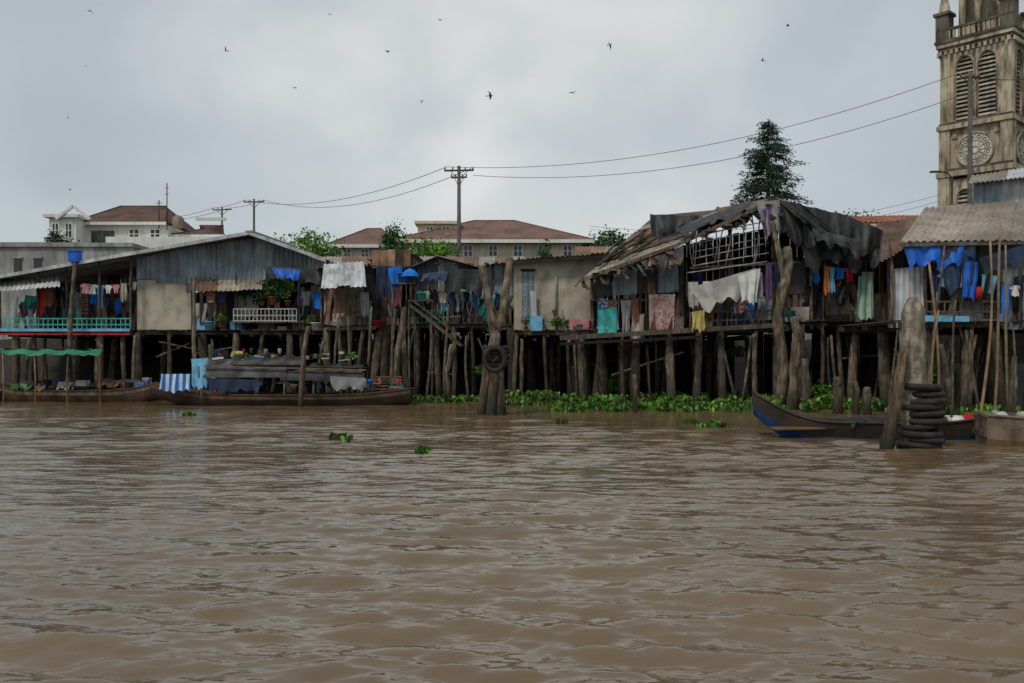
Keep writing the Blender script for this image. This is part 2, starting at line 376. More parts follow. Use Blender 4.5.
# ------------------------------------------------------------------ generic house bits
def deck(g, x0,x1,y0,y1,z, nx, ny=3, m=wood, fill=.25, slope=0.):
    b=B('deck',g); b.boards((x0,y0,z),(x1,y0,z+slope),(x1,y1,z+slope),(x0,y1,z),.18,[m,wood,woodd],th=.03,vj=.14)
    for k in range(ny):
        y=y0+.12+(y1-y0-.3)*k/max(1,ny-1); b.beam((x0-.1,y,z-.09+R.uniform(-.05,.02)),(x1+.15,y,z-.09+slope),.09,.15,R.choice([wood,woodd,wood]))
    for k in range(nx):
        x=x0+(x1-x0)*(k+.5)/nx; b.beam((x,y0-R.uniform(.05,.4),z-.21),(x,y1,z-.21),.08,.1,woodd)
    # near-black boards behind the stilts, under-deck shade put into their colour
    b.boards((x0,y1-.6,-.4),(x1,y1-.6,-.4),(x1,y1-.6,z-.1),(x0,y1-.6,z-.1),.4,[undershade,undershade,woodd],skip=.1,vj=.2)
    b.done()
    b=B('stilts',g)
    for j in range(ny):
        y=y0+.15+(y1-y0-.4)*j/max(1,ny-1)
        for k in range(nx):
            if j>0 and R.random()<.35: continue
            x=x0+(x1-x0)*(k+.5)/nx+R.uniform(-.38,.38); r=R.choice([R.uniform(.07,.1),R.uniform(.12,.19)])
            b.post((x+R.uniform(-.3,.3),y+R.uniform(-.1,.1),-1),(x,y,z-.1+slope*(x-x0)/(x1-x0)),r*1.1,r,stilt,.07)
            if R.random()<fill:
                b.post((x+R.uniform(-.9,.9),y+R.uniform(-.3,.3),-1),(x+R.uniform(-.4,.4),y,z-R.uniform(.15,1.)),.06,.045,stilt,.08,6)
    for k in range(int((x1-x0)*.35)):
        x=R.uniform(x0,x1-1.2); zz=R.uniform(.5,z-.4); y=y0+R.uniform(0,.4)
        b.post((x,y,zz),(x+R.uniform(1,2.6),y+.1,zz+R.uniform(-.5,1.)),.045,.035,stilt,.05,6)
    b.done()
def clothesline(p, q, items, name='clothesline'):
    g=group(name); b=B('line',g); p=V(p); q=V(q)
    b.tube([p.lerp(q,t/8)-V((0,0,.12*math.sin(math.pi*t/8))) for t in range(9)],.012,rope,5); b.done()
    b=B('laundry',g); n=len(items)
    for i,(k,m) in enumerate(items):
        t=(i+.5)/n; c=p.lerp(q,t)-V((R.uniform(-.05,.05),R.uniform(0,.06),.12*math.sin(math.pi*t)+.01)); W=(q-p).length/n*R.uniform(.65,.95)
        if k=='s': b.shirt(c,min(W,.45),min(.65,W*1.6)*R.uniform(.8,1.1),m)
        elif k=='t': b.trousers(c,min(W,.38),.8,m)
        else:
            h=float(k)*R.uniform(.85,1.1); b.cloth(c-V((W/2,0,0)),c+V((W/2,0,0)),c-V((W/2*R.uniform(.7,1),0,h)),c+V((W/2*R.uniform(.7,1),0,-h*R.uniform(.85,1.1))),m,.05,2.,jag=.04,n=12)
    b.done()
def railing(g,a,b_,h,m,n=14,name='railing'):
    a=V(a); b_=V(b_); b=B(name,g); z=V((0,0,1))
    for k in (1,.5,.1): b.beam(a+z*h*k,b_+z*h*k,.05,.05,m)
    for i in range(n+1): p=a.lerp(b_,i/n); b.beam(p,p+z*h,.035,.035,m)
    b.done()
def bucket(p, r, h, m, name='bucket'):
    b=B(name); b.lathe(p,[(0,0),(r*.75,0),(r,h),(r*1.06,h),(r*1.06,h-.03),(r*.95,h-.03),(r*.72,.03),(0,.03)],m,16)
    b.tube([V(p)+V((r*math.cos(t*math.pi/8),0,h+r*.8*math.sin(t*math.pi/8))) for t in range(9)],.01,metal,5); b.done()
def jar(p,r,h,m,name='water_jar'):
    b=B(name); b.lathe(p,[(0,0),(r*.6,0),(r*.95,h*.3),(r,h*.6),(r*.7,h*.88),(r*.55,h*.92),(r*.65,h),(r*.55,h),(r*.45,h*.9),(0,h*.88)],m,16); b.done()
def plantpot(p,s,n=350,m=None,name='potted_plant'):
    g=group(name); b=B('pot',g); p=V(p); b.lathe(p,[(0,0),(.14*s,0),(.2*s,.28*s),(.22*s,.28*s),(.22*s,.32*s),(.18*s,.32*s),(0,.27*s)],tileo,12); b.done()
    b=B('stems',g)
    for i in range(6): b.tube([p+V((0,0,.28*s)),p+V((R.uniform(-.3,.3)*s,R.uniform(-.3,.3)*s,R.uniform(.7,1.1)*s))],.015,bark,5)
    b.done(); b=B('leaves',g); b.leaves(p+V((0,0,.85*s)),(.6*s,.45*s,.5*s),n,.15*s,m or leafm,8,.5); b.done()
def clutter(g,Y,px0,px1,pytop,pybot,n,name='household_clutter'):
    "stuff hung, stacked and leant against the front of a house"
    b=B(name,g)
    for i in range(n):
        px=R.uniform(px0,px1); y=Y+R.uniform(-.25,.35); k=R.random()
        if k<.26:
            py=R.uniform(pytop,pytop+(pybot-pytop)*.6); W=R.uniform(.2,.9); H=R.uniform(.25,1.2); p=A(px,py,y)
            b.cloth(p,p+V((W,0,R.uniform(-.15,.15))),p+V((R.uniform(-.1,.1),0,-H)),p+V((W*R.uniform(.6,1.1),0,-H*R.uniform(.6,1.1))),R.choice(CL+[tarpb,tarpg,tarpn,cK,tarpb,cLg,tarpbl,tarpg,tarpn]),.06,1.6,n=9,r=5,jag=.07)
        elif k<.66:
            p=A(px,pybot,y); H=R.uniform(.5,1.7); b.beam(p,p+V((R.uniform(-.5,.5),R.uniform(0,.2),H)),R.uniform(.04,.25),.03,R.choice([wood,wood,woodd,woodb,tinw,bamboo,tin]))
        elif k<.74:
            p=A(px,pybot,y); r=R.uniform(.1,.2); h=R.uniform(.2,.45); b.lathe(p,[(0,0),(r*.8,0),(r,h),(r*1.05,h),(r*.9,h-.02),(0,h-.05)],R.choice([cR,cB,cG,cW,metal,cT,cK,tarpg,tinw]),12)
        elif k<.9:
            p=A(px,pybot,y); a=R.uniform(.12,.35); b.box(p.x-a,p.x+a,p.y-a,p.y+a,p.z,p.z+R.uniform(.15,.6),R.choice([wood,woodb,cBe,tarpg,cSk,tinr,woodd,tin]))
        else:
            p=A(px,R.uniform(pytop,pybot),y); b.tube([p+V((.12*math.cos(t*math.pi/5),0,.12*math.sin(t*math.pi/5))) for t in range(11)],.03,R.choice([rope,cSk,cO,cK]),5)
    b.done()

def PX(px,Y): return (px-512)/FPX*Y
def PZ(py,Y): return CAMH+(HOR-py)/FPX*Y
# ------------------------------------------------------------------ LEFT gabled stilt house
Y=38.; g=group('stilt_house'); yb=45.
zd=PZ(331,Y); xl,xm,xp,xr=PX(4,Y),PX(137,Y),PX(255,Y),PX(325,Y)
deck(g,xl,xr,Y-.6,yb,zd,12,4)
zrL=PZ(281,Y); zp=PZ(237,Y); zrR=PZ(261,Y)
def zroof(x):
    return zp+(zrL-zp)*(xp-x)/(xp-PX(0,Y)) if x<xp else zp+(zrR-zp)*(x-xp)/(xr-xp)
b=B('gable_wall',g); zc=PZ(281,Y)
b.panels((xm,Y,zc),(xp,Y,zc),(xp,Y,zp),(xm,Y,zroof(xm)),.85,[tin],vj=.1)
b.panels((xp,Y,zc+.1),(xr,Y,zc+.3),(xr,Y,zrR),(xp,Y,zp),.85,[tin,tin,tind],vj=.14)
b.panels((PX(186,Y),Y-.05,zc-.5),(PX(214,Y),Y-.05,zc-.3),(PX(214,Y),Y-.05,zc+.2),(PX(186,Y),Y-.05,zc+.1),.8,[tind])
b.done()
b=B('plaster_wall',g); b.box(xm,PX(191,Y),Y,Y+.15,zd,zc+.05,plast)
b.box(PX(191,Y),xr,Y+1.6,Y+1.7,zd,zc+.3,woodd); b.box(xm-.002,xm+.12,Y+.15,yb,zd,zc,plast); b.done()
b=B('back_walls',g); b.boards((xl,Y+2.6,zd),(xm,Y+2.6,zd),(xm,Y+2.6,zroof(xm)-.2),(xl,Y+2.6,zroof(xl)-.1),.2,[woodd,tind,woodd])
b.panels((xr,Y,zd),(xr,yb,zd),(xr,yb,zrR),(xr,Y,zrR),.9,[tind,tin]); b.box(xl,xr,yb-.1,yb,zd,zrL,woodd)
for (a,c,z0,z1,m) in ((40,56,330,288,tarpn),(62,80,318,292,cT),(108,122,330,290,woodb)):
    b.box(PX(a,Y+2.5),PX(c,Y+2.5),Y+2.5,Y+2.57,PZ(z0,Y+2.5)+.05,PZ(z1,Y+2.5),m)
b.done()
b=B('roof',g); yf=Y-.9
b.panels((PX(-8,Y),yf,zroof(PX(-8,Y))+.05),(PX(-8,Y),yb,zroof(PX(-8,Y))+.35),(xp,yb,zp+.4),(xp,yf,zp+.08),.9,[tinw,tinrf,tinw],jit=.03)
b.panels((xp,yf,zp+.08),(xp,yb,zp+.35),(PX(330,Y),yb,zrR+.2),(PX(330,Y),yf,zrR-.02),.9,[tinrf,tinw],jit=.03)
b.beam((PX(-8,Y),yf+.02,zroof(PX(-8,Y))+.02),(xp,yf+.02,zp+.05),.05,.14,tinw); b.beam((xp,yf+.02,zp+.05),(PX(330,Y),yf+.02,zrR-.05),.05,.14,tinw)
b.beam((xp,yf-.05,zp+.13),(xp,yb,zp+.45),.3,.05,tinw)
b.done()
b=B('veranda_posts',g)
for px in (6,44,72,105,136):
    x=PX(px,Y); b.post((x,Y-.5,zd),(x,Y-.5,zroof(x)),.06,.05,wood,.02)
b.done()
railing(g,(PX(12,Y),Y-.55,zd),(PX(136,Y),Y-.55,zd),.5,cT,26,'railing_teal')
b=B('deck_fascia',g); b.beam((PX(10,Y),Y-.72,zd+.02),(PX(137,Y),Y-.72,zd+.02),.04,.12,cSk); b.beam((PX(10,Y),Y-.72,zd-.15),(PX(137,Y),Y-.72,zd-.15),.04,.08,cR); b.done()
b=B('awning',g); b.panels(A(-5,292,Y-1.3),A(60,287,Y-1.3),A(60,275,Y+.5),A(-5,280,Y+.5),.85,[tinrf,tinw]); b.done()
clothesline(A(82,283,Y-.4),A(136,281,Y-.4),[('s',cP),('s',cW),('.9',cSk),('s',cW),('s',cP),('.7',cBe),('s',cG)])
clothesline(A(60,290,Y+.8),A(100,290,Y+.8),[('.8',cN),('s',cG),('1.',cCh),('s',cB)])
clothesline(A(36,279,Y-.4),A(56,279,Y-.4),[('1.7',cR),('1.2',cBr)])
clutter(g,Y+1.2,12,134,288,330,34); clutter(g,Y+.3,192,322,284,330,50)
b=B('blue_crate'); p=A(75,262,Y-.9); b.box(p.x-.2,p.x+.2,p.y-.2,p.y+.2,p.z,p.z+.5,tarpbl); b.box(p.x-.24,p.x+.24,p.y-.24,p.y+.24,p.z+.42,p.z+.47,cB); b.done()
b=B('mooring_post'); b.post(A(71,402,36.5)-V((0,0,.6)),A(75,262,37.),.1,.08,stilt,.08); b.done()
railing(g,(PX(238,Y),Y-.6,zd+.35),(PX(300,Y),Y-.6,zd+.35),.55,cLg,16,'railing_white')
b=B('balcony',g); b.boards((PX(236,Y),Y-.6,zd+.3),(PX(303,Y),Y-.6,zd+.3),(PX(303,Y),Y+.8,zd+.3),(PX(236,Y),Y+.8,zd+.3),.2,[wood])
b.panels(A(196,292,Y-1.),A(262,290,Y-1.),A(262,279,Y+.1),A(196,280,Y+.1),.8,[tinrf,tinr,tinr],skip=.1)
b.boards(A(192,329,Y+.1),A(238,329,Y+.1),A(238,292,Y+.1),A(192,292,Y+.1),.16,[wood,woodd,woodb],skip=.25,vj=.2)
b.boards(A(300,329,Y-.1),A(326,329,Y-.1),A(326,285,Y-.1),A(300,285,Y-.1),.16,[woodd,wood],skip=.2,vj=.2)
b.cloth(A(262,264,Y-.7),A(330,268,Y-1.2),A(268,276,Y-.9),A(328,284,Y-1.3),tarpb,.08,2,sag=.1)
b.cloth(A(272,268,Y-1.3),A(300,270,Y-1.3),A(276,276,Y-1.4),A(298,280,Y-1.4),tarpbl,.06,2)
for px in (194,215,236,268,300,322):
    b.post(A(px,331,Y-.5),A(px+R.uniform(-2,2),272,Y-.4),.05,.045,wood,.04)
b.done()
plantpot(A(273,305,Y-.3),1.1,800,leafm); plantpot(A(262,306,Y-.3),.55,200,leafy); plantpot(A(288,306,Y-.3),.7,300,leafy); plantpot(A(222,330,Y-.5),.5,160,leafy); plantpot(A(245,306,Y-.3),.5,200,leafm); plantpot(A(312,330,Y-.5),.5,200,leafy)
clothesline(A(206,290,Y-.7),A(226,290,Y-.7),[('s',cCh),('s',cN)])
clothesline(A(302,289,Y-.7),A(324,290,Y-.7),[('.6',cG),('s',cB)])

g=group('concrete_building'); Yg=50.
b=B('walls',g); b.box(PX(-60,Yg),PX(132,Yg),Yg,Yg+8,0,PZ(247,Yg),plasg)
b.box(PX(-61,Yg),PX(133,Yg),Yg-.15,Yg+8.1,PZ(247,Yg)+.003,PZ(243,Yg),plasg)
for px in (14,34): 
    b.box(PX(px,Yg),PX(px+8,Yg),Yg-.03,Yg+.1,PZ(272,Yg),PZ(259,Yg),glass)
    b.box(PX(px-1,Yg),PX(px+9,Yg),Yg-.1,Yg+.1,PZ(258.5,Yg),PZ(257,Yg),plasg)
b.done(); b=B('roof',g); z=PZ(243,Yg)+.01
b.add([(PX(-60,Yg),Yg+1,z),(PX(48,Yg),Yg+1,z),(PX(40,Yg),Yg+4,z+.55),(PX(-50,Yg),Yg+4,z+.55),(PX(48,Yg),Yg+8,z),(PX(-60,Yg),Yg+8,z)],[(0,1,2,3),(1,4,2),(4,5,3,2),(5,0,3)],tile); b.done()

# ------------------------------------------------------------------ generic shack
def shack(name, x0,x1,Y,dep,pyd, pyl,pyr, peak=None, wallm=(tin,), low=None, lowm=None, roofm=(tinrf,), oh=.6, open_from=None, nx=5, back=woodd, rise=.5):
    g=group(name); X0,X1=PX(x0,Y),PX(x1,Y); zd=PZ(pyd,Y); zl,zr=PZ(pyl,Y),PZ(pyr,Y)
    deck(g,X0,X1,Y-.6,Y+dep,zd,nx)
    b=B('walls',g); zo=PZ(open_from,Y) if open_from else zd
    if peak:
        xp,zp=PX(peak[0],Y),PZ(peak[1],Y)
        b.panels((X0,Y,zo),(xp,Y,zo),(xp,Y,zp),(X0,Y,zl),.8,wallm,vj=.1); b.panels((xp,Y,zo),(X1,Y,zo),(X1,Y,zr),(xp,Y,zp),.8,wallm,vj=.1)
    else: b.panels((X0,Y,zo),(X1,Y,zo),(X1,Y,zr),(X0,Y,zl),.8,wallm,vj=.1)
    for xx,zz in ((X0,zl),(X1,zr)): b.boards((xx,Y,zd),(xx,Y+dep,zd),(xx,Y+dep,zz),(xx,Y,zz),.25,[woodd,tind])
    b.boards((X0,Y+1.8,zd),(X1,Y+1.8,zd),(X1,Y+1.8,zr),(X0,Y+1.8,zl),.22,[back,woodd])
    if lowm: b.boards((X0,Y-.02,zd),(X1,Y-.02,zd),(X1,Y-.02,PZ(low,Y)),(X0,Y-.02,PZ(low,Y)),.18,lowm,skip=.12,vj=.12)
    b.done()
    b=B('frame',g)
    for i in range(nx+1):
        x=X0+(X1-X0)*i/nx; b.post((x,Y-.08,zd),(x+R.uniform(-.08,.08),Y-.08,zl+(zr-zl)*i/nx),.05,.045,wood,.03,6)
    b.done()
    b=B('roof',g); yf=Y-oh; yb=Y+dep
    if peak:
        e=.25
        b.panels((X0-e,yf,zl-.08),(X0-e,yb,zl+rise-.1),(xp,yb,zp+rise+.06),(xp,yf,zp+.06),.85,roofm)
        b.panels((xp,yf,zp+.06),(xp,yb,zp+rise+.06),(X1+e,yb,zr+rise-.1),(X1+e,yf,zr-.08),.85,roofm)
    else: b.panels((X0-.2,yf,zl+.02),(X1+.2,yf,zr+.02),(X1+.2,yb,zr+rise),(X0-.2,yb,zl+rise),.85,roofm)
    for i in range(5):
        t=R.random(); x=X0+(X1-X0)*t; b.beam((x,yf,zl+(zr-zl)*t+.12),(x+R.uniform(-.5,.5),yf+2,zl+.3),.08,.05,wood)
    b.done(); clutter(g,Y-.2,x0,x1,(open_from or 290)-6,pyd,int((x1-x0)*.45)); return g

Y=37.
g=shack('tin_shack',322,374,Y,6,326,270,268,None,(tind,tin),None,None,(tinrf,tinr),open_from=300,nx=3)
b=B('awning',g)
b.panels(A(321,288,Y-1.7),A(366,286,Y-1.7),A(364,262,Y-.7),A(324,264,Y-.7),.7,[tinw,tinw,tin],jit=.06)
b.panels(A(334,318,Y-.5),A(362,318,Y-.5),A(362,288,Y-.5),A(334,288,Y-.5),.6,[tinr,tinr,wood]); b.done()
clothesline(A(360,290,Y-.8),A(380,289,Y-.8),[('.9',cG),('.6',cK)])
g=shack('wooden_shack',374,412,Y+.3,6,326,262,256,None,(tind,woodb),None,None,(tinr,),open_from=285,nx=3,rise=.2)
b=B('upper_boards',g); b.boards(A(372,268,Y-.5),A(411,266,Y-.5),A(411,250,Y-.2),A(372,251,Y-.2),.3,[woodb,tinr,woodd],jit=.05); b.done()
b=B('hanging_cloth',g); b.cloth(A(376,266,Y-.6),A(392,266,Y-.6),A(376,300,Y-.6),A(390,296,Y-.6),tarpn,.07,2); b.cloth(A(388,268,Y-.65),A(402,266,Y-.65),A(390,292,Y-.65),A(401,286,Y-.65),cB,.05,2)
b.done()
g=shack('blue_gable_shack',412,482,Y+.1,6,324,268,268,(438,258),(tin,tin,tind),340,None,(tinrf,tin),open_from=290,nx=4,rise=.3)
b=B('tarps',g); b.cloth(A(446,268,Y-.8),A(484,270,Y-.8),A(444,290,Y-.9),A(482,294,Y-.9),tarpb,.08,2,jag=.12); b.cloth(A(424,274,Y-.8),A(448,270,Y-.8),A(420,280,Y-1.),A(446,280,Y-1.),tarpn,.05,2); b.done()
clothesline(A(414,289,Y-.5),A(480,290,Y-.5),[('.7',cG),('s',cMi),('.5',cK),('s',cBe),('.8',tarpn),('t',cG),('.5',cN),('.6',cB)])
railing(g,A(413,324,Y-.6),A(448,324,Y-.6),.55,greent,8,'railing_green')
b=B('lattice',g)
for i in range(12):
    p=A(R.uniform(445,482),324,Y-.55); b.beam(p,p+V((R.uniform(-.3,.3),0,R.uniform(.8,1.3))),.04,.03,R.choice([wood,woodd]))
b.done()
g=shack('plank_shack',482,520,Y+.4,6,326,268,262,None,(tind,tin),300,(wood,woodd),(tinrf,),open_from=296,nx=3,rise=.3)
for px,py,m,r,h in ((404,283,cB,.28,.4),(421,300,cT,.2,.3),(378,328,cR,.2,.3),(344,326,cB,.22,.35),(316,330,cW,.2,.3),(455,324,cG,.25,.3),(209,330,cSk,.2,.35)):
    p=A(px,py,Y-.4)
    if py<305: p=A(px,py,Y-.9)
    bucket(p,r,h,m)
    if py<305:
        b=B('shelf'); b.beam(p+V((-.5,0,-.04)),p+V((.5,0,-.04)),.5,.05,wood)
        for s_ in (-.45,.45): b.post(p+V((s_,0,-.06)),V((p.x+s_,p.y,-.8)),.04,.05,stilt,.03,6)
        b.done()
b=B('blue_umbrella'); p=A(410,268,Y-1.1); b.tube([p+V((0,0,-2.6)),p],.02,metal,6)
b.lathe(p+V((0,0,-.35)),[(.36,0),(.3,.14),(.18,.26),(.02,.33)],cB,8); b.done()
b=B('plank_gangway'); b.beam(A(412,306,Y-1),A(462,346,Y-1.4),.5,.06,wood); b.beam(A(412,300,Y-1.3),A(462,338,Y-1.7),.06,.06,wood); b.done()
for i in range(8):
    b=B('mooring_pole'); px=(318,333,352,368,388,425,446,470)[i]; p=A(px,400,34.8)
    p.z=-.8; b.post(p,A(px+R.uniform(-8,8),R.uniform(300,345),35.2),.06,.05,stilt,.1); b.done()

# ------------------------------------------------------------------ plaster house (middle)
Y=36.5; g=group('plaster_house'); X0,X1=PX(514,Y),PX(668,Y); zd=PZ(331,Y); zl,zr=PZ(262,Y),PZ(250,Y)
deck(g,X0,X1,Y-.5,Y+7,zd,7,4)
b=B('walls',g)
wx0,wx1=PX(522,Y),PX(534,Y); wz0,wz1=PZ(318,Y),PZ(271,Y)
def slab(x0,x1,z0,za,zb,y=Y,t=.18,m=plast):
    b.hexa([(x0,y,z0),(x1,y,z0),(x1,y+t,z0),(x0,y+t,z0),(x0,y,za),(x1,y,zb),(x1,y+t,zb),(x0,y+t,za)],m)
def zt(x): return zl+(zr-zl)*(x-X0)/(X1-X0)
slab(X0,wx0,zd,zt(X0),zt(wx0)); slab(wx0,wx1,wz1,zt(wx0),zt(wx1)); slab(wx1,X1,zd,zt(wx1),zt(X1)); slab(wx0,wx1,zd,wz0,wz0)
b.box(X0,X0+.18,Y+.18,Y+7,zd,zl,plast); b.box(X1-.18,X1,Y+.18,Y+7,zd,zr-.1,plast); b.done()
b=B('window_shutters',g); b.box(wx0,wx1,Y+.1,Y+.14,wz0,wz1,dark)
for k in (0,1):
    a=wx0+(wx1-wx0)*k/2+.015; c=a+(wx1-wx0)/2-.03; b.box(a,c,Y-.03,Y+.03,wz0+.03,wz1-.03,tin)
    for j in range(9): zz=wz0+.12+j*(wz1-wz0-.2)/9; b.box(a+.04,c-.04,Y-.045,Y-.031,zz,zz+.06,tin)
b.box(wx0-.06,wx1+.06,Y-.05,Y-.002,wz1,wz1+.08,woodd); b.box(wx0-.06,wx1+.06,Y-.08,Y-.002,wz0-.08,wz0,plasg); b.done()
b=B('roof',g); b.panels((X0-.3,Y-.5,zl),(X1+.2,Y-.5,zr),(X1+.2,Y+7,zr+.45),(X0-.3,Y+7,zl+.45),.9,[tinrf,tinr])
b.beam((X0-.3,Y-.45,zl-.08),(X1+.2,Y-.45,zr-.08),.06,.14,woodd); b.done()
for px in (526,541): plantpot(A(px,330,Y-.3),.45,150,R.choice([leafm,leafy]))
clutter(g,Y-.3,516,596,316,331,9)
b=B('drain_pipe',g); p=A(556,331,Y-.08); b.tube([p,p+V((0,0,2.3))],.04,plasg,8); b.done()

# ------------------------------------------------------------------ RIGHT ragged shanty
Y=32.; g=group('ragged_stilt_house'); X0,X1=PX(592,Y),PX(884,Y); zd=PZ(331,Y)
deck(g,PX(575,Y),PX(780,Y),Y-.7,Y+5.5,zd,8,4,slope=.15,fill=.35); deck(g,PX(780,Y),PX(890,Y),Y-.6,Y+5.5,PZ(322,Y),5,4,fill=.35)
b=B('roof',g)
FL=A(580,279,Y-1.2); FR=A(772,200,Y-1.2); BR=A(776,197,Y+6); BL=A(655,214,Y+6)
MF=FL.lerp(FR,.5)-V((0,0,.16)); MB=BL.lerp(BR,.5)-V((0,0,.12))   # sagging middle
b.panels(FL,BL,MB,MF,.9,[tinr,tinrf,tinr,wood],jit=.09,amp=.035,lam=.22,rows=3,vj=.1)
b.panels(MF,MB,BR,FR,.9,[tinr,tinrf,tinrf,woodb],jit=.09,amp=.035,lam=.22,rows=3,vj=.1)
b.panels(FR,BR,A(890,235,Y+6),A(888,247,Y-1.),.9,[tind,tinr,tinrf],jit=.05)
b.beam(FL+V((0,-.05,-.05)),MF+V((0,-.05,-.05)),.08,.12,wood); b.beam(MF+V((0,-.05,-.05)),FR+V((0,-.05,-.05)),.08,.12,wood); b.beam(FR+V((0,-.05,-.05)),A(888,249,Y-1.05),.08,.14,woodd)
b.beam(A(655,243,Y+1),A(690,228,Y+1),.1,.1,wood)
for i in range(18):
    t=R.random(); p=FL.lerp(FR,t); q_=BL.lerp(BR,t); a=p.lerp(q_,R.uniform(0,.5)); b.beam(a+V((0,0,.1)),a.lerp(q_,.35)+V((R.uniform(-.6,.6),0,.14)),R.uniform(.06,.2),.06,R.choice([wood,woodb,tarpb,woodd]))
for i in range(60):
    t=R.random(); p=(FL.lerp(MF,t*2) if t<.5 else MF.lerp(FR,t*2-1)); b.beam(p+V((0,.2,0)),p+V((R.uniform(-.25,.35),-.35,R.uniform(-.7,-.02))),R.choice([.04,.05,.12,.25]),.02,R.choice([wood,woodd,tinr,tarpg,tarpb]))
b.done()
b=B('roof_tarps',g)
b.cloth(A(650,214,Y+2),A(700,216,Y+2),A(653,245,Y+1.5),A(690,240,Y+1.5),tarpb,.12,2,jag=.12)
b.cloth(A(676,229,Y-.2),A(748,200,Y+.6),A(684,236,Y-.9),A(762,206,Y-1.2),tarpb,.07,3,jag=.1)
b.cloth(A(690,222,Y+.6),A(772,198,Y-1.3),A(694,240,Y-.4),A(770,212,Y-1.4),tarpg,.1,3,jag=.1)
b.cloth(A(766,197,Y-1.3),A(842,214,Y-1.3),A(779,236,Y-1.5),A(838,250,Y-1.5),tarpb,.14,3,jag=.18,n=30)
b.cloth(A(776,200,Y-1.2),A(800,203,Y-1.4),A(800,222,Y-1.7),A(850,246,Y-1.7),tarpb,.1,2,jag=.1)
b.cloth(A(838,212,Y-1.1),A(888,232,Y-1.2),A(832,248,Y-1.4),A(886,262,Y-1.4),tarpb,.12,2.5,jag=.16,n=26)
b.cloth(A(800,238,Y-1.3),A(880,246,Y-1.3),A(806,266,Y-1.3),A(876,262,Y-1.3),tarpb,.08,3,jag=.2)
b.cloth(A(812,228,Y-1.75),A(860,240,Y-1.75),A(815,238,Y-1.75),A(862,256,Y-1.7),tarpg,.08,3,jag=.12)
b.cloth(A(757,202,Y-1.45),A(779,200,Y-1.45),A(765,238,Y-1.5),A(782,228,Y-1.5),cG,.08,2,jag=.08)
b.cloth(A(762,210,Y-1.5),A(770,206,Y-1.5),A(765,238,Y-1.55),A(770,232,Y-1.55),cV,.05,1)
b.cloth(A(640,262,Y-1.25),A(684,246,Y-1.25),A(650,274,Y-1.3),A(682,262,Y-1.3),tarpg,.08,3,jag=.15)
b.done()
b=B('lattice_screen',g)
for i in range(9):
    px=690+i*9+R.uniform(-2,2); top=232-(px-690)*.28; b.post(A(px,top,Y-.9),A(px+R.uniform(-8,4),R.uniform(262,270),Y-.85),.025,.02,cLg,.05,5,4)
for i in range(6):
    py=232+i*7; b.post(A(690+R.uniform(-3,3),py+6,Y-.93),A(768,py-8+R.uniform(-3,3),Y-.93),.022,.02,cLg,.08,5,5)
b.done()
b=B('walls',g)
def zr_(px): return 279-(px-580)/192*79
b.panels(A(591,297,Y-.3),A(680,292,Y-.3),A(680,zr_(680)+12,Y-.3),A(591,278,Y-.3),.9,[tin,tin,tind],jit=.08)
b.panels(A(591,280,Y-.45),A(640,268,Y-.45),A(680,252,Y-.4),A(600,276,Y-.4),1.2,[tin])
b.boards(A(591,330,Y+.5),A(690,330,Y+.5),A(690,290,Y+.5),A(591,290,Y+.5),.2,[woodd,tind])
b.boards(A(680,330,Y+2.2),A(785,328,Y+2.2),A(785,225,Y+2.2),A(680,245,Y+2.2),.25,[woodd,woodd,tarpb])
b.boards(A(783,324,Y-.2),A(874,322,Y-.2),A(874,293,Y-.2),A(783,290,Y-.2),.2,[wood,wood,cLg,cG,wood],skip=.08,vj=.14)
b.panels(A(785,294,Y-.35),A(806,294,Y-.35),A(806,262,Y-.35),A(785,262,Y-.35),.5,[tind,wood],amp=0)
b.boards(A(783,296,Y+.4),A(886,294,Y+.4),A(886,245,Y+.4),A(783,235,Y+.4),.25,[woodd,tind])
b.boards(A(592,330,Y-.3),A(592,330,Y+5),A(592,280,Y+5),A(592,280,Y-.3),.25,[wood,woodd]); b.boards(A(886,322,Y-.3),A(886,322,Y+5),A(886,250,Y+5),A(886,250,Y-.3),.25,[wood,woodd]); b.done()
b=B('frame',g)
for px,top in ((593,281),(640,262),(684,245),(728,228),(774,205),(812,222),(848,236),(884,250)):
    b.post(A(px,330,Y-.45),A(px+R.uniform(-3,3),top,Y-.45),.07,.06,wood,.06)
b.post(A(684,330,Y-.7),A(679,256,Y-.9),.11,.09,woodd,.05)
b.beam(A(590,300,Y-.5),A(690,300,Y-.5),.07,.08,wood); b.beam(A(690,268,Y-.8),A(800,262,Y-.8),.06,.08,wood)
b.beam(A(560,338,Y-.95),A(782,325,Y-.95),.1,.16,wood); b.beam(A(560,344,Y-1.),A(700,337,Y-1.),.08,.1,woodd)
b.done()
railing(g,A(690,330,Y-.7),A(782,327,Y-.7),.6,wood,10)
clutter(g,Y-.6,598,690,300,330,22); clutter(g,Y-.3,690,785,272,328,48); clutter(g,Y-.5,785,870,275,322,24)
clothesline(A(596,297,Y-.75),A(642,297,Y-.75),[('1.0',cFb),('.9',cCh),('1.05',cG),('.8',cBr)])
clothesline(A(642,292,Y-.8),A(682,289,Y-.8),[('1.45',cFl)])
clothesline(A(686,282,Y-1.),A(764,270,Y-1.),[('.95',cLg),('.7',cW),('s',cO),('1.2',cCh),('.9',cG)])
g2=group('draped_blanket'); b=B('blanket',g2); b.cloth(A(690,288,Y-1.1),A(756,268,Y-1.1),A(704,310,Y-1.15),A(752,292,Y-1.15),cLg,.12,2.2,jag=.1); b.cloth(A(692,312,Y-1.15),A(704,310,Y-1.15),A(692,330,Y-1.15),A(706,330,Y-1.15),cY,.05,2)
b.cloth(A(738,276,Y-1.2),A(760,268,Y-1.2),A(742,300,Y-1.2),A(757,304,Y-1.2),cW,.06,2); b.done()
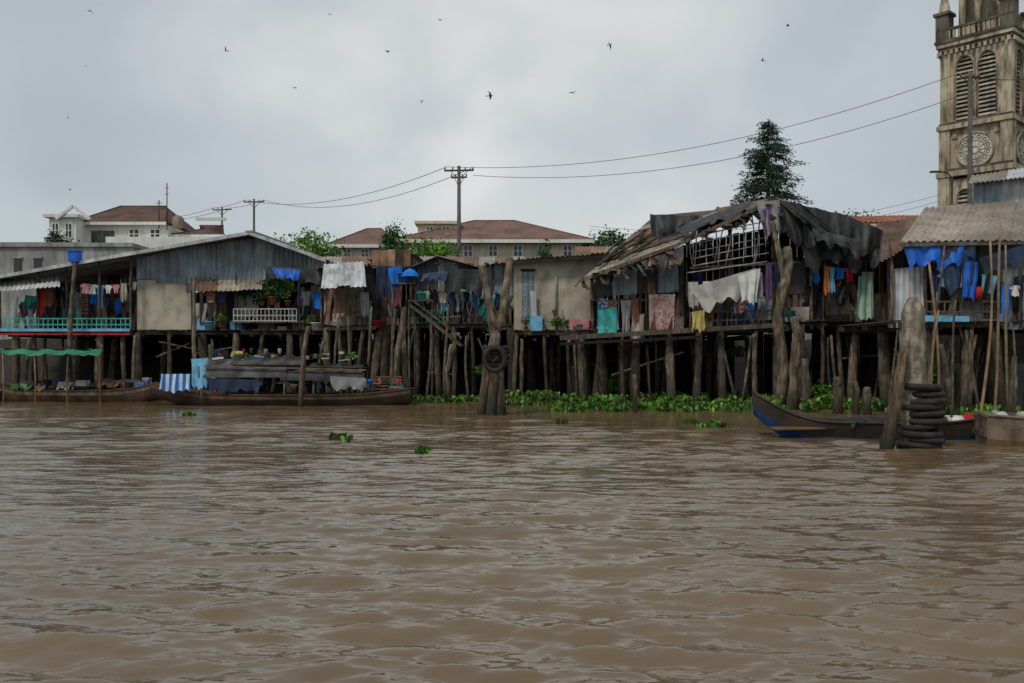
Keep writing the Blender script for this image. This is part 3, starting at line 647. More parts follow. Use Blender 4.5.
clothesline(A(812,262,Y-.9),A(862,266,Y-.9),[('.6',cB),('.95',cO),('.9',cSk),('s',cB),('.5',cR),('s',cN)])
b=B('lace_curtain'); b.cloth(A(858,272,Y-.9),A(874,272,Y-.9),A(856,318,Y-.9),A(873,320,Y-.9),cMi,.06,2.5); b.done()  # pale lace curtain at the right end of the house
clothesline(A(764,262,Y-1.),A(784,262,Y-1.),[('1.2',cV),('.9',cN)])

b=B('old_stilts')
for i in range(36):
    px=R.uniform(0,1024); yy=R.uniform(33.5,39.5) if px>560 else R.uniform(38,42); p=A(px,400,yy); p.z=-.9
    b.post(p,p+V((R.uniform(-.5,.5),0,R.uniform(1.8,3.3))),R.uniform(.05,.14),.06,stilt,.08,6)
b.done()

# ------------------------------------------------------------------ FAR RIGHT sheds
Y=27.; g=group('blue_tarp_stilt_house'); zd=PZ(322,Y)
deck(g,PX(888,Y),PX(1090,Y),Y-.4,Y+6,zd,7,4,fill=.4)
b=B('roof',g)
b.panels(A(900,243,Y-.8),A(1060,240,Y-.8),A(1060,200,Y+5),A(925,208,Y+5),.85,[tinrf],lam=.22,amp=.035)
b.panels(A(880,262,Y-.6),A(912,246,Y-.6),A(932,216,Y+5),A(884,222,Y+5),.8,[tinr,tinrf])
b.beam(A(900,245,Y-.78),A(1060,242,Y-.78),.06,.1,wood); b.done()
b=B('walls',g)
b.panels(A(890,326,Y-.3),A(924,326,Y-.3),A(924,266,Y-.3),A(890,270,Y-.3),.5,[tinw,tinw,tin],lam=.16)
b.panels(A(1002,330,Y-.3),A(1070,330,Y-.3),A(1070,250,Y-.3),A(1002,256,Y-.3),.8,[tin,tinw,tin])
b.boards(A(888,322,Y+2),A(1080,322,Y+2),A(1080,240,Y+2),A(888,250,Y+2),.25,[woodd,tind]); 
b.boards(A(888,322,Y),A(888,322,Y+6),A(888,260,Y+6),A(888,260,Y),.25,[wood,woodd])
b.panels(A(926,325,Y+.2),A(962,325,Y+.2),A(962,285,Y+.2),A(926,285,Y+.2),.4,[tinrf,tind]); b.done()
b=B('tarps',g)
b.cloth(A(903,246,Y-.7),A(978,240,Y-.7),A(910,268,Y-.8),A(972,262,Y-.8),tarpbl,.1,3,jag=.12,n=26)
b.cloth(A(940,246,Y-.75),A(976,246,Y-.75),A(946,292,Y-.75),A(974,282,Y-.75),tarpn,.1,2,jag=.1)
b.cloth(A(966,262,Y-.8),A(978,262,Y-.8),A(962,296,Y-.8),A(976,300,Y-.8),tarpbl,.06,2)
b.cloth(A(980,258,Y-1.1),A(1040,240,Y-1.1),A(984,272,Y-1.1),A(1040,262,Y-1.1),tarpn,.06,2); b.done()
b=B('front_posts',g)
for px in (892,926,962,1000,1018):
    b.post(A(px,324,Y-.5),A(px+R.uniform(-3,3),244,Y-.5),.06,.05,wood,.05)
b.done()
railing(g,A(926,322,Y-.5),A(1000,322,Y-.5),.6,wood,8)
clutter(g,Y-.3,926,1024,272,322,36)
clothesline(A(928,268,Y-.6),A(962,268,Y-.6),[('.7',cN),('s',cSk),('.6',cG)])
clothesline(A(1000,282,Y-.8),A(1030,280,Y-.8),[('1.',cB),('s',cW),('.9',cSk)])
b=B('red_bucket'); b.lathe(A(977,300,Y-.6),[(0,0),(.12,0),(.15,.35),(.02,.4)],cR,12); b.done()
Y2=34.; g=group('upper_tin_shed'); b=B('walls',g)
b.panels(A(974,208,Y2),A(1080,208,Y2),A(1080,172,Y2),A(974,182,Y2),.9,[tin,tinw,tin]); b.panels(A(974,215,Y2),A(974,215,Y2+5),A(974,182,Y2+5),A(974,182,Y2),.9,[tin])
for px in (976,1030,1078):
    for yy in (Y2+.1,Y2+5): q_=A(px,208,Y2); b.post((q_.x,yy,0),(q_.x,yy,q_.z),.09,.08,wood)
b.box(A(976,0,Y2).x,A(1080,0,Y2).x,Y2+.1,Y2+5,1.5,PZ(210,Y2),woodd); b.done()
b=B('roof',g); b.panels(A(968,184,Y2-.5),A(1085,172,Y2-.5),A(1085,160,Y2+6),A(972,176,Y2+6),.9,[tinw,tinrf]); b.done()
for i,(px,py,pb,pt,yy) in enumerate(((930,262,940,395,25),(944,246,928,400,25.5),(957,300,950,408,24.5),(966,330,985,402,25),(990,240,978,405,24),(1001,222,990,404,24.6),(1004,245,1010,395,25.2),(1015,330,1008,402,24.6),(938,310,930,398,24.6),(975,335,958,400,25),(896,330,890,402,26))):
    b=B('bamboo_pole'); q_=A(pb,pt,yy); q_.z=-.7; b.post(q_,A(px,py,yy),.045,.028,R.choice([bamboo,stilt,stilt]),.09,7); b.done()
for i in range(11):
    px=R.uniform(890,1030); b=B('mooring_pole'); q_=A(px,400,R.uniform(25,28)); q_.z=-.8; b.post(q_,q_+V((R.uniform(-.4,.4),0,R.uniform(1.7,3.2))),R.uniform(.06,.12),.06,stilt,.07,7); b.done()

# ------------------------------------------------------------------ big mooring timbers
def timber(name, segs, m=trunk):
    b=B(name)
    for pts,rr in segs:
        q0=[V(p) for p in pts]; out=[];rs=[]
        n=len(q0)-1
        for i in range(n):
            for k in range(5):
                t=k/5; out.append(q0[i].lerp(q0[i+1],t)+V((R.uniform(-.02,.02),R.uniform(-.02,.02),0))); rs.append(rr*(1-.25*(i+t)/n)*R.uniform(.86,1.14))
        out.append(q0[-1]); rs.append(rr*.7); out.append(q0[-1]+(q0[-1]-q0[-2]).normalized()*rr*.25); rs.append(rr*.45); b.tube(out,rs,m,12,flute=.12)
    return b
Yq=27.
def W0(px,Y,z=-.8): p=A(px,400,Y); p.z=z; return p
b=timber('mooring_dolphin',[([W0(478,Yq),A(488,360,Yq),A(503,310,Yq+.1),A(510,258,Yq+.2)],.15),([W0(505,Yq+.4),A(499,365,Yq+.4),A(491,310,Yq+.3),A(482,266,Yq+.2)],.14),
  ([W0(490,Yq-.4),A(494,360,Yq-.35),A(497,334,Yq-.3)],.15),([W0(498,Yq-.3),A(500,378,Yq-.2)],.14),([A(497,330,Yq),A(490,308,Yq),A(487,298,Yq)],.07)])
for k in range(6):
    z=A(0,348+k*3.2,Yq).z; c=A(496,0,Yq); b.tube([V((c.x+.36*math.cos(t*math.pi/8),Yq+.02+.62*math.sin(t*math.pi/8),z+R.uniform(-.05,.05))) for t in range(17)],.055,rope,6)
b.tube([V((A(495,0,Yq).x+.3*math.cos(t*math.pi/9),Yq-.72,A(0,359,Yq).z+.34*math.sin(t*math.pi/9))) for t in range(19)],.075,rubber,9,False)
b.tube([A(478,338,Yq-.4),A(485,355,Yq-.6),A(493,362,Yq-.7),A(505,350,Yq-.5)],.03,rope,6); b.done()
b=timber('mooring_trunk',[([W0(776,30),A(784,370,30),A(778,315,30),A(789,262,30),A(787,248,30)],.2),([A(786,290,30),A(776,240,30),A(772,222,30)],.1)]); b.done()
b=timber('mooring_trunk',[([W0(791,29.6),A(793,380,29.6),A(797,335,29.6),A(794,318,29.6)],.18),([W0(806,29.3),A(806,385,29.3),A(805,360,29.3)],.15)]); b.done()
b=timber('mooring_post',[([W0(299,31.3),A(304,350,31.3),A(308,327,31.3)],.1)]); b.done()
b=timber('mooring_post',[([W0(393,33),A(398,350,33),A(405,308,33)],.12)]); b.done()
b=timber('mooring_post',[([W0(407,33.4),A(405,360,33.4),A(403,322,33.4)],.11)]); b.done()
for px,top,yy,r in ((636,375,28,.08),(729,395,30,.1),(868,388,27,.14),(838,378,27.5,.15),(856,382,27.2,.12),(897,372,26,.12),(212,345,35.5,.1),(196,277,36.4,.09),(340,318,35.4,.09),(448,345,35,.12),(520,340,35.4,.1),(135,336,36.5,.1),(102,345,36.5,.09),(28,340,36.7,.09)):
    b=timber('mooring_post',[([W0(px,yy),A(px+R.uniform(-2,2),(top+400)/2,yy),A(px+R.uniform(-4,4),top,yy)],r)],R.choice([trunk,trund,stilt])); b.done()
Yt=17.2; g=group('tyre_mooring_post')
b=B('posts',g); pts=[W0(914,Yt)]; rs=[.23]
for i in range(26):
    t=i/25; pts.append(A(914+R.uniform(-.5,.5)-t*1.5,445-t*148,Yt)); rs.append((.235-.035*t)*R.uniform(.93,1.07) if t<.93 else .235*(.75-(t-.93)*5))
b.tube(pts,rs,conc,18,flute=.08); b.done(); b=B('leaning_post',g)
pts=[A(884,462,Yt-.32)+V((0,0,-.5))]; rs=[.14]
for i in range(20):
    t=i/19; pts.append(A(887,447,Yt-.3).lerp(A(905,349,Yt-.28),t)+V((R.uniform(-.01,.01),0,0))); rs.append((.13-.035*t)*R.uniform(.92,1.08) if i<19 else .06)
b.tube(pts,rs,trund,14,flute=.14)
b.done()
b=B('tyres',g)
for i in range(10):
    z=.02+i*.125; c=V((PX(922,Yt)+R.uniform(-.05,.05),Yt+.02+R.uniform(-.03,.03),z)); tx=R.uniform(-.1,.1); ty=R.uniform(-.08,.08)
    Rr=.29*R.uniform(.93,1.05); vs=[];fs=[]; n=28; mth=[(.11,0),(.09,.05),(.04,.065),(-.04,.055),(-.07,.03),(-.07,-.03),(-.04,-.055),(.04,-.065),(.09,-.05)]
    for k in range(n):
        t=2*math.pi*k/n
        for (dr,dz) in mth:
            rr=Rr+dr*(1+.06*(k%2)*(dr>.08)); vs.append(c+V((rr*math.cos(t),rr*math.sin(t),dz+rr*(tx*math.cos(t)+ty*math.sin(t)))))
    K=len(mth)
    for k in range(n):
        for j in range(K): fs.append((k*K+j,((k+1)%n)*K+j,((k+1)%n)*K+(j+1)%K,k*K+(j+1)%K))
    b.add(vs,fs,rubber,True)
b.done()

# ------------------------------------------------------------------ boats
def hull(g, bow, stern, beam, depth, rise_b, rise_s, mo, mi, rim=None, band=None, n=28, draft=.18, pw=.6, bandj=(0,7), blunt=False):
    b=B('hull',g); bow=V(bow); stern=V(stern); ax=(stern-bow); Lh=ax.length; ax.normalize(); sd=V((ax.y,-ax.x,0))
    prof=((-1,1),(-.97,.72),(-.85,.4),(-.6,.12),(0,0),(.6,.12),(.85,.4),(.97,.72),(1,1))
    if blunt: prof=((-1,1),(-.985,.7),(-.97,.4),(-.94,.03),(0,0),(.94,.03),(.97,.4),(.985,.7),(1,1))
    def sec(t,inn=0.):
        w=(math.sin(math.pi*min(1,max(.0,t*.94+.03)))**pw)*beam/2-inn; w=max(w,.03)
        if blunt: w=beam/2*(.85+.15*math.sin(math.pi*t))-inn
        if t>.5: w=max(w,beam*.25*(1)-inn)
        sh=depth+rise_b*max(0,1-t/.35)**2+rise_s*max(0,(t-.7)/.3)**2
        kl=-draft+(rise_b*.75+draft*(not blunt))*max(0,1-t/.22)**1.6+(rise_s*.6+draft*.7)*max(0,(t-.82)/.18)**1.6+inn
        c=bow+ax*(Lh*(t+(inn*.3 if t<.5 else -inn*.3)))
        return [V((c.x,c.y,0))+sd*w*fw+V((0,0,kl+(sh-kl)*fz)) for (fw,fz) in prof]
    for inn,mm in ((0,mo),(.035,mi)):
        vs=[];fs=[];ms=[]
        for i in range(n+1): vs+=sec(i/n,inn)
        for i in range(n):
            for j in range(8):
                q=i*9+j; fs.append((q,q+9,q+10,q+1)); ms.append(band if (band and inn==0 and j in bandj) else mm)
        for mt in set(ms): b.add(vs,[f for f,m_ in zip(fs,ms) if m_ is mt],mt,not blunt)
        b.add(sec(0,inn),[tuple(range(9))],mm); b.add(sec(1,inn),[tuple(range(9))[::-1]],mm)
    for sgn in (0,8):
        b.tube([sec(i/n)[sgn] for i in range(n+1)],.03,rim or mi,6)
    for i in range(2,n-1,2):
        P=sec(i/n,.045); b.tube(P,.018,mi,4)
    for t in (.3,.5,.7,.85):
        P=sec(t,.03); b.beam(P[1],P[7],.22,.03,wood)
    if blunt:
        P=sec(0); b.beam(P[0],P[8],.07,.07,rim or mi); b.beam((P[3]+P[0])*.5-V((.03,0,0)),(P[5]+P[8])*.5-V((.03,0,0)),.05,.1,mi)
    b.done(); return sec
hd=mat('hull_dark',(.06,.042,.03),(.03,.023,.018),.6,2.,.4,bump=.5)
hb=mat('hull_brown',(.16,.092,.05),(.08,.05,.032),.7,2.,.5,(.03,.02,.015),bump=.6)
hg=mat('hull_weathered',(.24,.18,.13),(.12,.088,.064),.8,2.5,.6,(.05,.035,.025),bump=.8)
hbl=mat('hull_blue',(.02,.14,.38),(.015,.07,.18),.6,2.5,.5,(.03,.025,.02),bump=.5)
g=group('blue_sampan'); hull(g,A(753,440,19.8),A(988,440,18.9),1.15,.34,.62,.15,hbl,hd,rim=hd,band=hd,bandj=(0,1,6,7))
b=B('cargo',g)
for px,z,m in ((800,.1,woodb),(850,.12,woodd),(930,.1,wood)):
    p=A(px,430,19.2); b.beam((p.x-.6,p.y,z+.1),(p.x+.6,p.y+.05,z+.12),.5,.04,m)
b.cloth(A(846,417,19.0),A(890,415,19.0),A(850,424,18.8),A(888,424,18.8),tarpb,.04,2); b.done()
jar(V((A(872,0,19.2).x,19.2,.1)),.15,.3,woodb,'clay_jar'); jar(V((A(945,0,19.1).x,19.1,.15)),.18,.33,cLg,'white_sack')
jar(V((A(958,0,19.).x,19.,.15)),.16,.33,cW,'white_sack'); jar(V((A(968,0,19.2).x,19.2,.15)),.15,.36,cR,'red_canister')
g=group('wooden_barge'); hull(g,A(981,448,17.8),A(1150,448,17.0),1.3,.56,.04,.1,hg,hb,rim=hg,band=hb,bandj=(2,5),blunt=True)
b=B('cargo',g)
b.beam(V((PX(988,17.8),17.75,.52)),V((PX(1100,17.4),17.3,.52)),1.05,.05,hg)
for i in range(22): 
    p=V((A(990+i*6,0,17.5).x,17.6-i*.02+R.uniform(-.4,.4),.545)); r=R.uniform(.07,.15); b.lathe(p,[(0,0),(r,.02),(r*1.1,.06),(r*.7,.11),(0,.13)],R.choice([cLg,cBe,cG,cK,leafx,leafm,cLg,cBe]),8)
b.done()
g=group('covered_market_boat'); hull(g,A(152,405,33.),A(412,405,32.6),1.7,.38,.42,.22,hd,hb,rim=wood,band=hb)
yb_=32.9
b=B('canopy',g)
def arch(px0,px1,top,base,m,amp=.03):
    x0=A(px0,0,yb_).x; x1=A(px1,0,yb_).x; zt_=PZ(top,yb_); zb=PZ(base,yb_); vs=[];fs=[]; n=10; k=22
    for i in range(k+1):
        for j in range(n+1):
            t=math.pi*(j/n); e=.05*math.sin(i*1.7)+.05*math.sin(i*.8+2)+R.uniform(-.02,.02)
            vs.append((x0+(x1-x0)*i/k+R.uniform(-.01,.01), yb_-math.cos(t)*.85, zb+(zt_-zb+e)*math.sin(t)**.55))
    for i in range(k):
        for j in range(n): q=i*(n+1)+j; fs.append((q,q+1,q+n+2,q+n+1))
    b.add(vs,fs,m,True)
arch(206,292,359,377,tarpg); arch(286,366,364,380,tarpb); arch(238,310,356,365,tarpb)
for px in (208,236,262,290,318,345,364):
    for dy in (-.75,.75): q_=A(px,0,yb_); b.post((q_.x,yb_+dy,.2),(q_.x,yb_+dy,PZ(368,yb_)),.03,.03,bamboo,.02,5,3)
b.beam(A(204,366,yb_-.9),A(366,370,yb_-.9),.04,.05,bamboo); b.done()
b=B('side_cloths',g); b.cloth(A(161,374,yb_-.7),A(191,374,yb_-.7),A(160,391,yb_-.8),A(190,391,yb_-.8),cSt,.04,2)
b.cloth(A(191,359,yb_-.8),A(208,358,yb_-.8),A(193,388,yb_-.85),A(206,388,yb_-.85),cSk,.04,1.5)
b.cloth(A(208,378,yb_-.9),A(260,380,yb_-.9),A(210,391,yb_-.9),A(258,391,yb_-.9),tarpn,.05,2.5); b.cloth(A(330,376,yb_-.9),A(366,378,yb_-.9),A(332,389,yb_-.9),A(364,389,yb_-.9),cG,.05,2)
b.done()
b=B('goods',g)
mut=[cG,cK,woodb,cBr,tarpn,woodd,cG,cBe,leafm,cLg,tarpg,wood,metal,cFb,cN]; bri=[cR,cB,cY,cW,cT,cO,cSk]
for i in range(140):
    onroof=R.random()<.3; px=R.uniform(212,358) if onroof else R.uniform(210,402)
    p=A(px,(R.uniform(353,361) if onroof else R.uniform(378,389)),yb_+R.uniform(-.75,.5)); r=R.uniform(.04,.12); h=R.uniform(.08,.22)
    m=R.choice(mut if R.random()<.7 else bri); k=R.random()
    if k<.3: b.lathe(p,[(0,0),(r*.8,0),(r,h*.9),(r*.9,h),(0,h)],m,10)
    elif k<.6: b.beam(p-V((r*2.2,0,0)),p+V((r*2.2,.05,R.uniform(-.1,.12))),r*1.5,h*.3,m)
    elif k<.8: b.cloth(p+V((-r*2,0,h)),p+V((r*2,0,h)),p+V((-r*2.2,-.1,-.1)),p+V((r*2.2,-.1,-.1)),m,.04,1.5,n=8,r=4)
    else: b.box(p.x-r,p.x+r,p.y-r,p.y+r,p.z-.02,p.z+h*.8,m)
for px in (216,240,268,322,352):
    b.leaves(A(px,356,yb_),(.35,.3,.14),110,.12,R.choice([leafm,leafy]),5)
b.beam(A(206,366,yb_),A(366,367,yb_),1.5,.03,wood); b.done()
b=B('bamboo_crate',g)
for i in range(5): b.beam(A(372,389-i*3,yb_-.5),A(402,389-i*3,yb_-.5),.04,.05,woodb)
b.done()
g=group('wooden_sampan'); hull(g,A(-12,401,35.9),A(160,401,35.4),1.5,.42,.35,.3,hb,hd,rim=wood,band=hg)
b=B('cargo',g)
for i in range(34):
    p=A(R.uniform(15,150),R.uniform(383,388),35.6+R.uniform(-.4,.4)); r=R.uniform(.08,.2); m=R.choice(mut)
    if R.random()<.5: b.box(p.x-r,p.x+r,p.y-r,p.y+r,p.z-.05,p.z+R.uniform(.08,.25),m)
    else: b.cloth(p+V((-r*2,0,.18)),p+V((r*2,0,.15)),p+V((-r*2.2,-.3,-.1)),p+V((r*2.2,-.3,-.1)),m,.04,1.5,n=8,r=4)
b.boards(A(20,387,35.2),A(120,387,35.2),A(120,387,36),A(20,387,36),.2,[wood,woodb]); b.done()
g=group('moored_sampan'); hull(g,A(-60,399,34.4),A(40,396,37),1.3,.4,.5,.2,hd,hd,rim=woodb)
g=group('moored_sampan'); hull(g,A(70,397,37.2),A(190,397,37.4),1.2,.4,.3,.3,hb,hd,rim=wood)
g=group('green_awning'); b=B('tarp',g); b.cloth(A(0,349,35.2),A(102,350,35.2),A(2,354,34.4),A(100,355,34.4),greent,.04,4,sag=.02,jag=.02,pin=False)
b.cloth(A(0,350,36.4),A(102,350,36.4),A(0,349,35.2),A(102,350,35.2),greent,.04,4,pin=False,jag=0); b.done()
b=B('poles',g)
for px in (3,35,68,100):
    for yy in (34.5,36.2): q_=A(px,354,yy); b.post((q_.x,yy,-.5),q_,.035,.03,bamboo,.03,6)
b.done()

# ------------------------------------------------------------------ water hyacinth
def hyacinth(name, pts, m=leafy):
    b=B(name)
    for (x,y,rx,ry,n,h) in pts:
        for i in range(n):
            a=R.uniform(0,6.28); rr=R.random()**.6; p=V((x+rx*rr*math.cos(a),y+ry*rr*math.sin(a),0)); hh=R.uniform(.04,h)
            d=V((R.uniform(-1,1),R.uniform(-1,1),R.uniform(.2,1.2))).normalized(); e_=d.cross(V((R.uniform(-1,1),R.uniform(-1,1),.3))).normalized(); c=p+V((0,0,hh)); s=R.uniform(.05,.11)
            b.add([c-d*s,c-d*s*.3+e_*s*.6,c+d*s*.6+e_*s*.5,c+d*s,c+d*s*.6-e_*s*.5,c-d*s*.3-e_*s*.6],[(0,1,2,3,4,5)],R.choice([m,m,m,m,leafm,leafm,leafm,leafx]))
            if i%4==0: b.tube([p-V((0,0,.05)),c-d*s],.012,leafm,4,False)
    return b.done()
pts=[]
for px in range(505,900,5):
    dens=.5+.5*math.sin(px*.061+.6)*math.sin(px*.023+2)+.25*math.sin(px*.19)
    if px>770: dens*=.6
    for k in range(2):
        if R.random()>dens+.38: continue
        yy=R.choice([R.uniform(28.5,31),R.uniform(30,34)]) if px>560 else R.uniform(31.5,36); p=A(px+R.uniform(-4,4),400,yy); pts.append((p.x,p.y,R.uniform(.2,.7),R.uniform(.2,.6),int(R.randint(30,105)*(.4+dens)),R.choice([.12,.22,.42])))
hyacinth('water_hyacinth',pts)
pts=[]
for px in range(410,480,8): p=A(px,400,R.uniform(33.5,36)); pts.append((p.x,p.y,.4,.3,40,.22))
for px in range(900,1020,10): p=A(px,400,R.uniform(25,27)); pts.append((p.x,p.y,.4,.4,30,.3))
hyacinth('water_hyacinth',pts)
for px,py,n,r in ((190,416,30,.16),(338,439,32,.13),(347,441,8,.07),(424,454,26,.10),(712,427,60,.3),(690,424,25,.2),(560,424,10,.12)):
    yy=CAMH*FPX/(py-HOR); p=A(px,py,yy); hyacinth('floating_weed',[(p.x,yy,r*1.3,r*1.3,n,.07)])
for px,py,yy,r in ((560,322,36.2,.35),(650,345,36,.5),(820,392,31,.6),(930,380,27.5,.5),(735,352,33.5,.4),(480,372,36.5,.5),(612,385,35,.6)):
    b=B('bush'); b.leaves(A(px,py,yy),(r,r*.6,r*.7),300,.14,R.choice([leafm,leafy]),7); b.done()

# ------------------------------------------------------------------ background villas
def hip(b,x0,x1,y0,y1,z,h,m,o=.5,ridge=.5):
    x0-=o;x1+=o;y0-=o;y1+=o; cy=(y0+y1)/2; e=min((y1-y0)/2,(x1-x0)/2)*ridge*1.6
    b.add([(x0,y0,z),(x1,y0,z),(x1,y1,z),(x0,y1,z),(x0+e,cy,z+h),(x1-e,cy,z+h)],[(0,1,5,4),(1,2,5),(2,3,4,5),(3,0,4),(3,2,1,0)],m)
    b.tube([(x0+e,cy,z+h),(x1-e,cy,z+h)],.1,m,6)
    for a,c in (((x0,y0,z),(x0+e,cy,z+h)),((x1,y0,z),(x1-e,cy,z+h))): b.tube([a,c],.09,m,6)
    b.box(x0,x1,y0-.06,y0-.003,z-.25,z+.03,white)
def windows(b,x0,x1,y,z0,z1,n,w=.55,frame=white,gm=glass):
    for i in range(n):
        c=x0+(x1-x0)*(i+.5)/n; hw=(x1-x0)/n*w/2
        b.box(c-hw-.12,c+hw+.12,y-.08,y-.002,z0-.12,z1+.12,frame); b.box(c-hw,c+hw,y-.1,y-.083,z0,z1,gm); b.box(c-.04,c+.04,y-.13,y-.103,z0,z1,frame); b.box(c-hw,c+hw,y-.128,y-.105,(z0+z1)/2-.03,(z0+z1)/2+.03,frame)
Yv=85.; g=group('white_villa'); b=B('walls',g)
b.box(PX(72,Yv),PX(168,Yv),Yv,Yv+10,0,PZ(225,Yv),white); b.box(PX(60,Yv),PX(86,Yv),Yv-2,Yv+3,0,PZ(221,Yv),white); b.box(PX(56,Yv),PX(90,Yv),Yv-2.4,Yv+3.3,PZ(221,Yv)+.003,PZ(218,Yv),white)
b.box(PX(166,Yv),PX(222,Yv),Yv+1,Yv+9,0,PZ(235,Yv),white)
b.box(PX(120,Yv),PX(222,Yv),Yv-3,Yv+.9,0,PZ(241,Yv),white)
windows(b,PX(86,Yv),PX(120,Yv),Yv,PZ(243,Yv),PZ(232,Yv),1,.6,woodb); windows(b,PX(124,Yv),PX(166,Yv),Yv,PZ(238,Yv),PZ(230,Yv),2,.4)
windows(b,PX(60,Yv),PX(86,Yv),Yv-2,PZ(240,Yv),PZ(227,Yv),2,.4); windows(b,PX(168,Yv),PX(220,Yv),Yv+1,PZ(240,Yv)+.2,PZ(236,Yv)-.1,3,.4); b.done()
b=B('roof',g); hip(b,PX(80,Yv),PX(163,Yv),Yv,Yv+10,PZ(223,Yv),2.4,tile,.5,.3); hip(b,PX(170,Yv),PX(218,Yv),Yv+1,Yv+9,PZ(234,Yv),1.5,tile,.4,.9)
for a,c,t in ((56,90,206),(196,226,219)):
    b.beam(A(a,219,Yv-2.4),A((a+c)/2,t,Yv-2.4),.25,.25,white); b.beam(A(c,219,Yv-2.4),A((a+c)/2,t,Yv-2.4),.25,.25,white)
b.done()
b=B('water_tank',g); b.lathe(A(178,228,Yv),[(0,0),(.55,0),(.55,.9),(.3,1.15),(0,1.2)],tinrf,14); b.done()
b=B('antenna_mast'); b.tube([A(167,230,Yv),A(167,183,Yv)],.05,metal,6)
for i in range(2): b.beam(A(165,188+i*6,Yv),A(169,188+i*6,Yv),.05,.05,metal)
b.done()
b=B('antenna_mast'); b.tube([A(159,230,Yv),A(159,200,Yv)],.05,metal,6); b.beam(A(156,203,Yv),A(162,203,Yv),.06,.06,metal); b.done()
Yv=75.; g=group('cream_villa'); b=B('walls',g)
b.box(PX(404,Yv),PX(582,Yv),Yv,Yv+12,0,PZ(240,Yv),cream); b.box(PX(414,Yv),PX(456,Yv),Yv+3,Yv+9,0,PZ(219,Yv),cream); b.box(PX(411,Yv),PX(459,Yv),Yv+2.6,Yv+9.4,PZ(219,Yv)+.003,PZ(216,Yv),cream)
b.box(PX(334,Yv),PX(392,Yv),Yv+1,Yv+11,0,PZ(244,Yv),cream)
windows(b,PX(406,Yv),PX(580,Yv),Yv,PZ(256,Yv),PZ(246,Yv),7,.3); windows(b,PX(336,Yv),PX(390,Yv),Yv+1,PZ(256,Yv),PZ(248,Yv),3,.35); b.done()
b=B('roof',g); hip(b,PX(402,Yv),PX(584,Yv),Yv,Yv+12,PZ(241,Yv),PZ(221,Yv+6)-PZ(241,Yv),tilep,.8,.6); hip(b,PX(332,Yv),PX(394,Yv),Yv+1,Yv+11,PZ(244,Yv),PZ(229,Yv+6)-PZ(244,Yv),tilep,.6,.5)
windows(b,PX(418,Yv),PX(452,Yv),Yv+3,PZ(229,Yv),PZ(222,Yv),2,.35); b.done()
Yv=60.; g=group('red_tile_house'); b=B('walls',g); b.box(PX(845,Yv),PX(1000,Yv),Yv,Yv+9,0,PZ(222,Yv),cream); b.done()
b=B('roof',g); z0=PZ(224,Yv); b.panels((PX(840,Yv),Yv-.6,z0),(PX(1005,Yv),Yv-.6,z0+.1),(PX(1005,Yv),Yv+5,z0+1.4),(PX(850,Yv),Yv+5,z0+1.25),1.,[tileo],lam=.35,amp=.06,jit=.01)
b.add([(PX(840,Yv),Yv+9.5,z0),(PX(1005,Yv),Yv+9.5,z0),(PX(1005,Yv),Yv+5,z0+1.4),(PX(850,Yv),Yv+5,z0+1.25)],[(0,1,2,3)],tileo); b.done()
Yv=44.; g=group('rusty_roof_house'); b=B('walls',g); b.box(PX(862,Yv),PX(945,Yv),Yv,Yv+5,1,PZ(238,Yv),woodd); b.done()
b=B('roof',g); b.panels(A(852,244,Yv-.6),A(950,240,Yv-.6),A(945,222,Yv+5),A(860,224,Yv+5),.9,[tinr,tinrf,tinr,tind]); b.done()
Yv=48.; g=group('grey_row_house'); b=B('walls',g); b.box(PX(580,Yv),PX(850,Yv),Yv,Yv+6,1,PZ(256,Yv),plasg); b.box(PX(300,Yv),PX(520,Yv),Yv,Yv+6,1,PZ(265,Yv),plasg); b.done()
b=B('roof',g); b.panels(A(575,258,Yv-.5),A(855,258,Yv-.5),A(855,247,Yv+4),A(575,247,Yv+4),.9,[tinr,tinrf]); b.panels(A(296,267,Yv-.5),A(525,267,Yv-.5),A(525,257,Yv+4),A(296,257,Yv+4),.9,[tinrf,tinr]); b.done()

